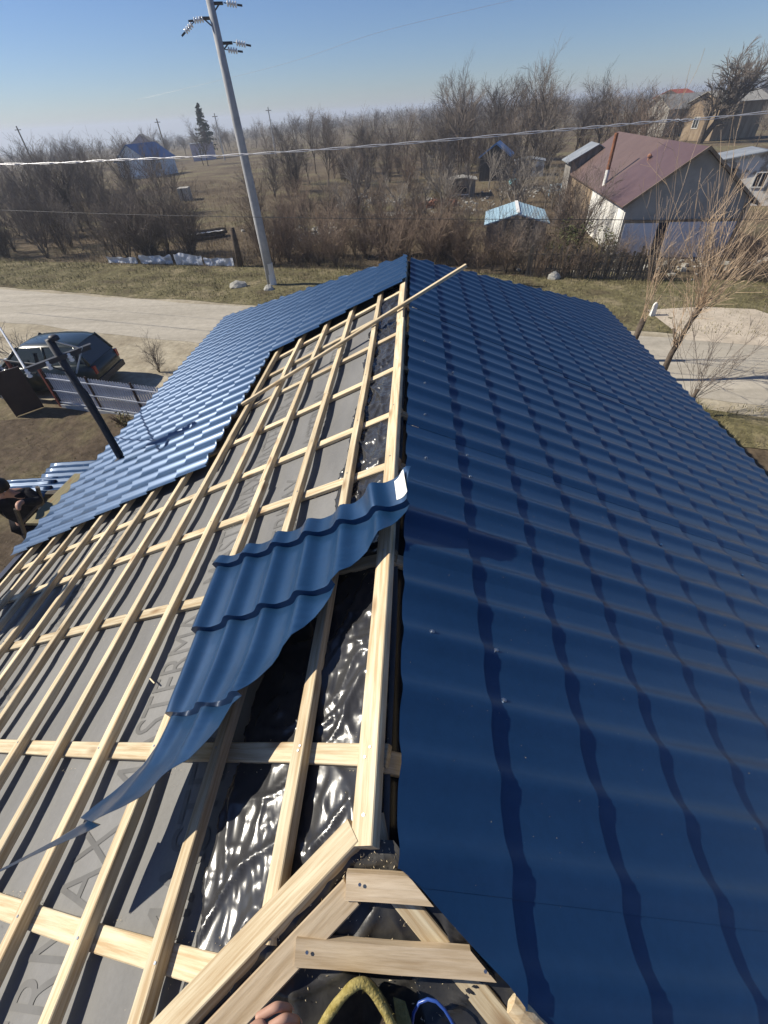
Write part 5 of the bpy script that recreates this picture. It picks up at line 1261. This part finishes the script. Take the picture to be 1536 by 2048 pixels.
T, K = grow(401, [((-0.15, 0, 1), 3.6), ((0.75, 0.1, 1), 4.6), ((0.25, -.2, 1), 4.0)], 4, 0.24, (6, 6, 6, 4), (18, 50), 0.60, 0.11, 0.035, 3, 0.014); proto('big', T, K, 'bark', 'twig')
KS = {'tree': 'tree', 'shrub': 'shrub'}
def plant(key, label, cat, x, y, sc, group=None, name=None, rz=None, z=None, rnd=random.Random(77)):
    nm = name or {'tree': 'bare_tree', 'shru': 'bare_shrub', 'brow': 'bare_shrub', 'frui': 'fruit_tree', 'big': 'bare_tree'}[key[:4].rstrip('0123456789') if key[:3] != 'big' else 'big']
    t = bpy.data.objects.new(nm, None); COL.objects.link(t); t.empty_display_size = .1
    t.location = (x, y, terrain_z(x, y) if z is None else z); t.rotation_euler = (0, 0, rnd.uniform(0, 6.28) if rz is None else rz); t.scale = (sc, sc, sc * rnd.uniform(.9, 1.1)); tag(t, label, cat, group)
    a, b = PROTO[key]
    o = bpy.data.objects.new('trunk', a); COL.objects.link(o); o.parent = t
    if b is not None: o = bpy.data.objects.new('crown', b); COL.objects.link(o); o.parent = t
    return t
rg = random.Random(31)
def clear(x, y):
    """garden clearings and buildings stay open"""
    if -0.47 * y + 0.6 < x < -0.27 * y - 1.6 and 26 < y < 60 and abs(x + 0.385 * y) < 0.05 * y + 1.0: return False
    if 3.0 < x < 7.8 and 26 < y < 31: return False
    if 9.0 < x < 15.5 and 23.5 < y < 37.5: return False
    if 6.0 < x < 13.5 and 53.5 < y < 60: return False
    if 8.5 < x < 15 and 16 < y < 23.5: return False
    return True
ORD = 'leftmost second third fourth fifth sixth seventh eighth ninth tenth eleventh twelfth thirteenth fourteenth fifteenth sixteenth seventeenth eighteenth nineteenth twentieth twenty-first twenty-second twenty-third twenty-fourth'.split()
def ordinals(objs, label):
    objs = sorted(objs, key=lambda o: o.location.x / o.location.y)
    for i, o in enumerate(objs):
        o['label'] = label + (' (leftmost of its row)' if i == 0 else ' (rightmost of its row)' if i == len(objs) - 1 else ' (%s from the left)' % ORD[i])
def scatter(n, keys, label, cat, group, fx, fy_, sc, ok=clear):
    k = 0; tries = 0; made = []
    while k < n and tries < n * 30:
        tries += 1; u, v = rg.random(), rg.random(); x, y = fx(u, v), fy_(u, v)
        y += verge_far(x) if y < 18 else 0
        if not ok(x, y): continue
        made.append(plant(rg.choice(keys), label, cat, x, y, rg.uniform(*sc) * (0.62 if group in ('trees of the grove', 'shrubs of the grove') and x < 0.06 * y else 1.0), group)); k += 1
    if n <= 24: ordinals(made, label)
SH = ['shrub0', 'shrub1', 'shrub2', 'shrub3']; BR = ['brown0', 'brown1', 'brown2', 'brown3']; TR = ['tree0', 'tree1', 'tree2', 'tree3']; FR = ['fruit0', 'fruit1', 'fruit2']
scatter(84, SH, 'leafless grey-brown shrub in the dense thicket left of the clearing', 'shrub', 'shrubs of the left thicket', lambda u, v: -38 + 26.5 * u, lambda u, v: 0.6 + 14 * v * v, (0.62, 1.0))
scatter(12, FR + ['tree0'], 'slim dark-stemmed tree standing in the left thicket', 'tree', 'trees of the left thicket', lambda u, v: -36 + 23 * u, lambda u, v: 0.8 + 10 * v, (0.6, 0.85))
scatter(46, BR, 'brown leafless shrub behind the verge between line pole and tin shed', 'shrub', 'brown hedge shrubs behind the verge', lambda u, v: -8.6 + 11.6 * u, lambda u, v: 0.5 + 3.2 * v, (0.42, 0.72))
scatter(30, BR + SH, 'leafless shrub in the overgrown gardens beyond the brown hedge', 'shrub', 'garden shrubs', lambda u, v: -9 + 13 * u, lambda u, v: 5 + 12 * v, (0.4, 0.75))
scatter(22, FR, 'slim bare garden tree among the rubble heaps', 'tree', 'bare garden trees', lambda u, v: -7 + 17 * u, lambda u, v: 33 + 17 * v, (0.8, 1.15))
scatter(58, TR, 'tall bare tree in the grove behind the gardens', 'tree', 'trees of the grove', lambda u, v: -13 + 40 * u, lambda u, v: 56 + 24 * v, (0.78, 1.22), lambda x, y: clear(x, y) and y > 50 and not (x > 13 and y < 62))
scatter(44, SH + BR, 'leafless shrub under the tall trees of the grove', 'shrub', 'shrubs of the grove', lambda u, v: -14 + 40 * u, lambda u, v: 48 + 26 * v, (1.0, 1.6), lambda x, y: clear(x, y) and y > 45)
scatter(60, TR, 'distant bare tree on the flat land to the left', 'tree', 'distant trees on the left', lambda u, v: -110 + 100 * u, lambda u, v: 85 + 90 * v, (0.6, 0.95), lambda x, y: not (-60 < x < -34 and y < 100) and not (-56 < x < -42 and 100 < y < 140))
scatter(44, TR, 'distant bare tree on the right skyline', 'tree', 'distant trees on the right', lambda u, v: 26 + 62 * u, lambda u, v: 70 + 70 * v, (0.55, 0.9), lambda x, y: not (36 < x < 62 and 80 < y < 128))
scatter(34, SH, 'far leafless shrub on the dim land beyond the left thicket', 'shrub', 'far shrubs on the left', lambda u, v: -60 + 48 * u, lambda u, v: 42 + 40 * v, (0.9, 1.5), lambda x, y: clear(x, y) and not (-48 < x < -30 and y > 66 and y < 92) and x < -0.40 * y - 3 or x > -0.30 * y)
for (x, y, s_, l) in ((4.0, 25.0, .72, 'left of the tin shed'), (5.0, 25.3, .62, 'in front of the tin shed'), (5.9, 24.6, .66, 'at the right corner of the tin shed'), (7.3, 24.8, .72, 'between the tin shed and the barn')):
    plant(rg.choice(SH), 'tangled dark shrub ' + l, 'shrub', x, y, s_)
BARN = []
for (x, y, s_) in ((7.9, 25.3, .85), (8.6, 26.6, .9), (8.3, 28.6, .8), (8.9, 31.5, .9)):
    BARN.append(plant(rg.choice(BR + SH), 'bare shrub growing against the white side of the barn', 'shrub', x, y, s_, 'shrubs along the barn'))
for o, wd_ in zip(BARN, ('nearest', 'second nearest', 'third nearest', 'farthest')): o['label'] = 'bare shrub against the white side of the barn, %s to the road' % wd_
plant('big', 'largest bare tree, with dark forked limbs, on the right skyline', 'tree', 41.8, 86.0, 1.45, rz=0.4)
EDGE = []
for k in range(15):
    x = 3.0 + 0.52 * k + rg.uniform(-.2, .2); EDGE.append(plant(rg.choice(SH + BR), 'x', 'shrub', x, verge_far(x) + rg.uniform(-0.15, 0.75) - (0.3 if x > 5 else 0), rg.uniform(.34, .58), 'bushes along the right verge'))
ordinals(EDGE, 'leafless bush on the right verge below the tin shed and barn')
plant('fruit1', 'small bare sapling at the left edge by the parked cars', 'tree', -11.6, 11.9, 0.62)
plant('shrub2', 'small dark bush on the sand right of the green car', 'shrub', -8.05, 12.75, 0.30)

# evergreen, ivy-grown bush by the tin shed
def leafy(name, label, x, y, rx, rz_, n, m, leaf, seed):
    r3 = random.Random(seed); t = thing(name, label, 'bush', (x, y, 0)); st, lf = MB(), MB()
    for k in range(9):
        a = r3.uniform(0, 6.28); st.tube([(0, 0, 0), (math.cos(a) * rx * .4, math.sin(a) * rx * .4, rz_ * .6), (math.cos(a) * rx * .8, math.sin(a) * rx * .8, rz_ * r3.uniform(.8, 1.1))], [.03, .018, .006], 4)
    for k in range(n):
        d = Vector((r3.gauss(0, 1), r3.gauss(0, 1), r3.gauss(0, 1))).normalized() * r3.random() ** .45
        p = Vector((d.x * rx, d.y * rx, rz_ * .55 + d.z * rz_ * .5)); p *= 1 + .3 * nz(p.x, p.y, p.z + seed, 2)
        if nz(p.x, p.y, p.z + seed, 2.5) < -.15: continue
        u = Vector((r3.gauss(0, 1), r3.gauss(0, 1), r3.gauss(0, 1))).normalized() * leaf; v = u.cross(Vector((r3.gauss(0, 1), r3.gauss(0, 1), r3.gauss(0, 1)))).normalized() * leaf * .6
        lf.add([p + u, p + v, p - u, p - v], [(0, 1, 2, 3)])
    loc_obj(st, 'stems', M['bark'], t); loc_obj(lf, 'leaves', m, t)
leafy('evergreen_bush', 'olive-green ivy-grown bush between the tin shed and the board fence', 7.1, 23.6, 0.9, 1.7, 1500, M['evergreen'], 0.055, 3)
leafy('evergreen_bush', 'second olive-green bush against the near corner of the barn', 8.7, 23.4, 0.6, 1.3, 800, M['evergreen'], 0.05, 9)
leafy('yellow_shrub', 'small yellowish leafy plant at the foot of the picket fence', -7.6, 9.55, 0.28, 0.35, 320, M['blade'], 0.03, 5)

# conifer
cf = thing('conifer', 'lone dark conifer rising over the skyline left of the concrete pole', 'tree', (-48.3, 131, -1.5))
mb = MB(); mb.tube([(0, 0, 0), (0.05, 0, 10.1)], [.22, .04], 7); loc_obj(mb, 'trunk', M['bark'], cf)
mb = MB(); r3 = random.Random(6)
for k in range(150):
    f = (k + r3.random()) / 150; z = 2.6 + 7.5 * f; L = (1 - f) ** .8 * 2.7 * r3.uniform(.55, 1.1) + .15; a = r3.uniform(0, 6.28)
    d = Vector((math.cos(a), math.sin(a), r3.uniform(-.35, .1)))
    for q in range(12):
        p = Vector((0, 0, z)) + d * (L * (q + r3.random()) / 12); u = Vector((r3.gauss(0, 1), r3.gauss(0, 1), r3.gauss(0, .5))).normalized() * .30; v = Vector((r3.gauss(0, 1), r3.gauss(0, 1), r3.gauss(0, 1))).normalized() * .18
        mb.add([p + u, p + v, p - u, p - v], [(0, 1, 2, 3)])
loc_obj(mb, 'crown', M['conifer'], cf)

# ---- pollarded trees with long pale shoots on the right, near side of the road
def pollard(label, x, y, knots, shoots, seed, lean, tw='twig_pale', shoot_r=0.0075, trunk_r=0.10):
    rg = random.Random(seed); t = thing('pollard_tree', label, 'tree', (x, y, 0)); T, K = MB(), MB()
    for (pts, rr_) in knots: T.tube(pts, rr_, 8)
    def sh(p, d, L, r_, lev):
        n = 7 if lev == 0 else 4; q = p; P_ = [p]; dd = d
        for i in range(n):
            dd = (dd + Vector((rg.gauss(0, .055), rg.gauss(0, .055), rg.gauss(0, .04) + .02))).normalized(); q = q + dd * L / n; P_.append(q)
        K.tube(P_, [max(.0032, r_ * (1 - .7 * i / n)) for i in range(n + 1)], 4 if lev == 0 else 3, cap=False)
        if lev < 2:
            for _ in range(rg.randint(2, 5) if lev == 0 else rg.randint(0, 3)):
                i = rg.randint(1, n - 1); sh(P_[i], rotate_about(P_[i + 1] - P_[i], R(rg.uniform(14, 38)), rg.uniform(0, 6.28)), L * rg.uniform(.2, .45), r_ * .6, lev + 1)
    for (p, n, L, sp) in shoots:
        for _ in range(n):
            d = Vector((lean[0] + rg.gauss(0, sp), lean[1] + rg.gauss(0, sp), 1.0 + rg.gauss(0, .2))).normalized(); sh(Vector(p) + Vector((rg.gauss(0, .05), rg.gauss(0, .05), 0)), d, L * rg.uniform(.45, 1.1), shoot_r * rg.uniform(.7, 1.3), 0)
    loc_obj(T, 'trunk', M['bark'], t, True); loc_obj(K, 'crown', M[tw], t)
pollard('pollard with a dark forked trunk and pale upright shoots beyond the right eave', 6.75, 11.6,
        [([(0, 0, 0), (0.05, 0.05, 0.7), (0.28, 0.20, 1.45), (0.42, 0.30, 1.75)], [0.085, 0.07, 0.06, 0.085]), ([(0.1, 0.08, 0.9), (-.05, 0.25, 1.3)], [.04, .02])],
        [((0.42, 0.30, 1.75), 36, 3.6, 0.38), ((0.30, 0.2, 1.6), 12, 1.8, 0.75), ((0.1, 0.05, 0.9), 8, 1.4, 0.5)], 5, (0.10, 0.02), shoot_r=0.0085)
pollard('small cut stump with a few very tall pale shoots beside the right eave', 6.30, 12.9,
        [([(0, 0, 0), (0.05, 0, 0.6), (0.12, 0.05, 1.15)], [0.09, 0.08, 0.085])], [((0.10, 0.03, 1.15), 9, 3.9, 0.17)], 8, (-0.02, 0.0), shoot_r=0.009)
pollard('wide pollard reaching in from the right edge with arching brown shoots', 9.9, 11.4,
        [([(0, 0, 0), (-0.05, 0.05, 0.8), (-0.05, 0.1, 1.5)], [0.14, 0.12, 0.13])], [((-0.05, 0.1, 1.5), 72, 2.9, 0.6), ((0, 0, 1.0), 22, 2.0, 0.9)], 13, (-0.30, 0.25))
pollard('bushy dark-twigged shrub rising over the road beside the right eave', 6.4, 9.6,
        [([(0, 0, 0), (0.2, 0.1, 0.7)], [0.05, 0.04])], [((0.1, 0.05, 0.35), 12, 2.2, 0.5), ((0.2, 0.1, .7), 10, 1.9, 0.55)], 17, (0.35, 0.10), 'twig', 0.006)
pollard('pale stubby shrub at the right edge below the road', 7.65, 7.9,
        [([(0, 0, 0), (0.02, 0, 0.5), (0.1, 0.02, 1.0)], [0.07, 0.06, 0.06]), ([(0, 0, .4), (-.2, .1, .9)], [.05, .04])], [((0.1, 0.02, 1.0), 14, 1.1, 0.45), ((-.2, .1, .9), 10, 1.0, 0.5)], 19, (0.0, 0.0))
# brambles in front of the barn
BRM = []
for k, (x, y, s_) in enumerate(((12.0, 20.8, .55), (13.2, 20.2, .6), (14.3, 19.6, .6), (15.3, 19.2, .7), (12.8, 21.6, .5), (14.0, 21.2, .55), (15.6, 20.6, .75), (16.6, 19.6, .8), (11.1, 21.6, .45), (16.8, 21.5, .8), (13.6, 17.3, .5), (14.8, 16.6, .6))):
    BRM.append(plant(rg.choice(BR), 'pale brown bramble tangle in front of the barn', 'shrub', x, y, s_, 'brambles in front of the barn', name='bramble'))
ordinals(BRM, 'pale brown bramble tangle in front of the barn')

# ================================================================== undergrowth, grass, far woods
def blades(name, m, n, fx, hmin, hmax, wd, lean, seed, zf=lambda x, y: 0.0):
    r3 = random.Random(seed); mb = MB()
    while n > 0:
        x, y = fx(r3.random(), r3.random())
        n -= 1
        if nz(x, y, 3, .6) < -0.25 and r3.random() < .7: continue
        h = r3.uniform(hmin, hmax); a = r3.uniform(0, 6.28); l = lean * r3.random(); z = zf(x, y)
        u = Vector((math.cos(a + 1.57), math.sin(a + 1.57), 0)) * wd * r3.uniform(.6, 1.3); p = Vector((x, y, z)); tip = p + Vector((math.cos(a) * l * h, math.sin(a) * l * h, h))
        mb.add([p - u, p + u, tip], [(0, 1, 2)])
    return struct(mb, name, M[m], kind='stuff')
def vf(u, v):
    x = -32 + 50 * u; a, b = road_far(x) + 0.5, verge_far(x) + 0.5; return x, a + (b - a) * v
blades('grass', 'blade', 26000, vf, 0.05, 0.17, 0.012, 0.8, 1, lambda x, y: 0.03)
def nf(u, v):
    x = 6.2 + 8 * u; return x, road_near(x) - 2.2 + 1.9 * v
blades('grass', 'blade', 5000, nf, 0.05, 0.16, 0.009, 0.8, 2, lambda x, y: 0.03)
def yf_(u, v):
    return -14 + 9.5 * u, 3 + 7.2 * v
blades('grass', 'blade', 7000, yf_, 0.02, 0.07, 0.006, 0.9, 3, lambda x, y: 0.03)
def uf(u, v):
    y = 24 + 42 * v ** 1.6; x = (-0.75 + 1.25 * u) * y; return x, y + 0
def okuf(u, v):
    for _ in range(9):
        x, y = uf(u, v)
        if y > verge_far(x) + .3 and not (9.4 < x < 15.5 and 23.5 < y < 37) and not (3.6 < x < 7 and 26.2 < y < 30.4): return x, y
        u, v = (u * 7.13 + .37) % 1, (v * 5.71 + .53) % 1
    return 0, 60
blades('dead_undergrowth', 'dead', 42000, okuf, 0.10, 0.50, 0.011, 0.9, 4, terrain_z)
mb = MB(); r3 = random.Random(9)                                  # woods of the plain, reading as one mass
for _ in range(4600):
    a = R(r3.uniform(-62, 52)); d = 150 * (1500 / 150) ** (r3.random() ** 1.25); x, y = d * math.sin(a), d * math.cos(a)
    dens = nz(x, y, 2, .004) + .25 * nz(x, y, 5, .02)
    if math.degrees(a) < -18 and d < 700 and dens < -.06: continue
    if dens < -.18: continue
    z = terrain_z(x, y); h = r3.uniform(3.5, 7.5) * (1 if math.degrees(a) > -14 else .75); w_ = h * r3.uniform(.35, .6); n = 46 if d < 420 else 20
    for k in range(n):
        f = r3.random() ** .8; g_ = w_ * .55 * (1.15 - f); c_ = Vector((x + r3.gauss(0, g_), y + r3.gauss(0, g_), z + h * f * .9))
        u = Vector((r3.gauss(0, .7), r3.gauss(0, .7), r3.gauss(0, 1))).normalized() * h * .10; v = Vector((r3.gauss(0, 1), r3.gauss(0, 1), r3.gauss(0, .3))).normalized() * h * (.012 if d < 300 else .030) * (1.25 - f)
        mb.add([c_ - u, c_ + v, c_ + u, c_ - v], [(0, 1, 2, 3)])
struct(mb, 'far_woods', M['forest'], kind='stuff')

# ================================================================== haze
hz = bpy.data.materials.new('air_haze'); hz.use_nodes = True
N, L = hz.node_tree.nodes, hz.node_tree.links
N.remove(N['Principled BSDF']); pv = N.new('ShaderNodeVolumePrincipled')
pv.inputs['Color'].default_value = (0.80, 0.87, 0.98, 1); pv.inputs['Density'].default_value = 0.0009; pv.inputs['Anisotropy'].default_value = 0.2
L.new(pv.outputs[0], N['Material Output'].inputs['Volume'])
HAZE = True
if HAZE:
    mb = MB(); mb.box((0, 0, -30.5), (7600, 7600, 89)); struct(mb, 'haze', hz, kind='stuff')
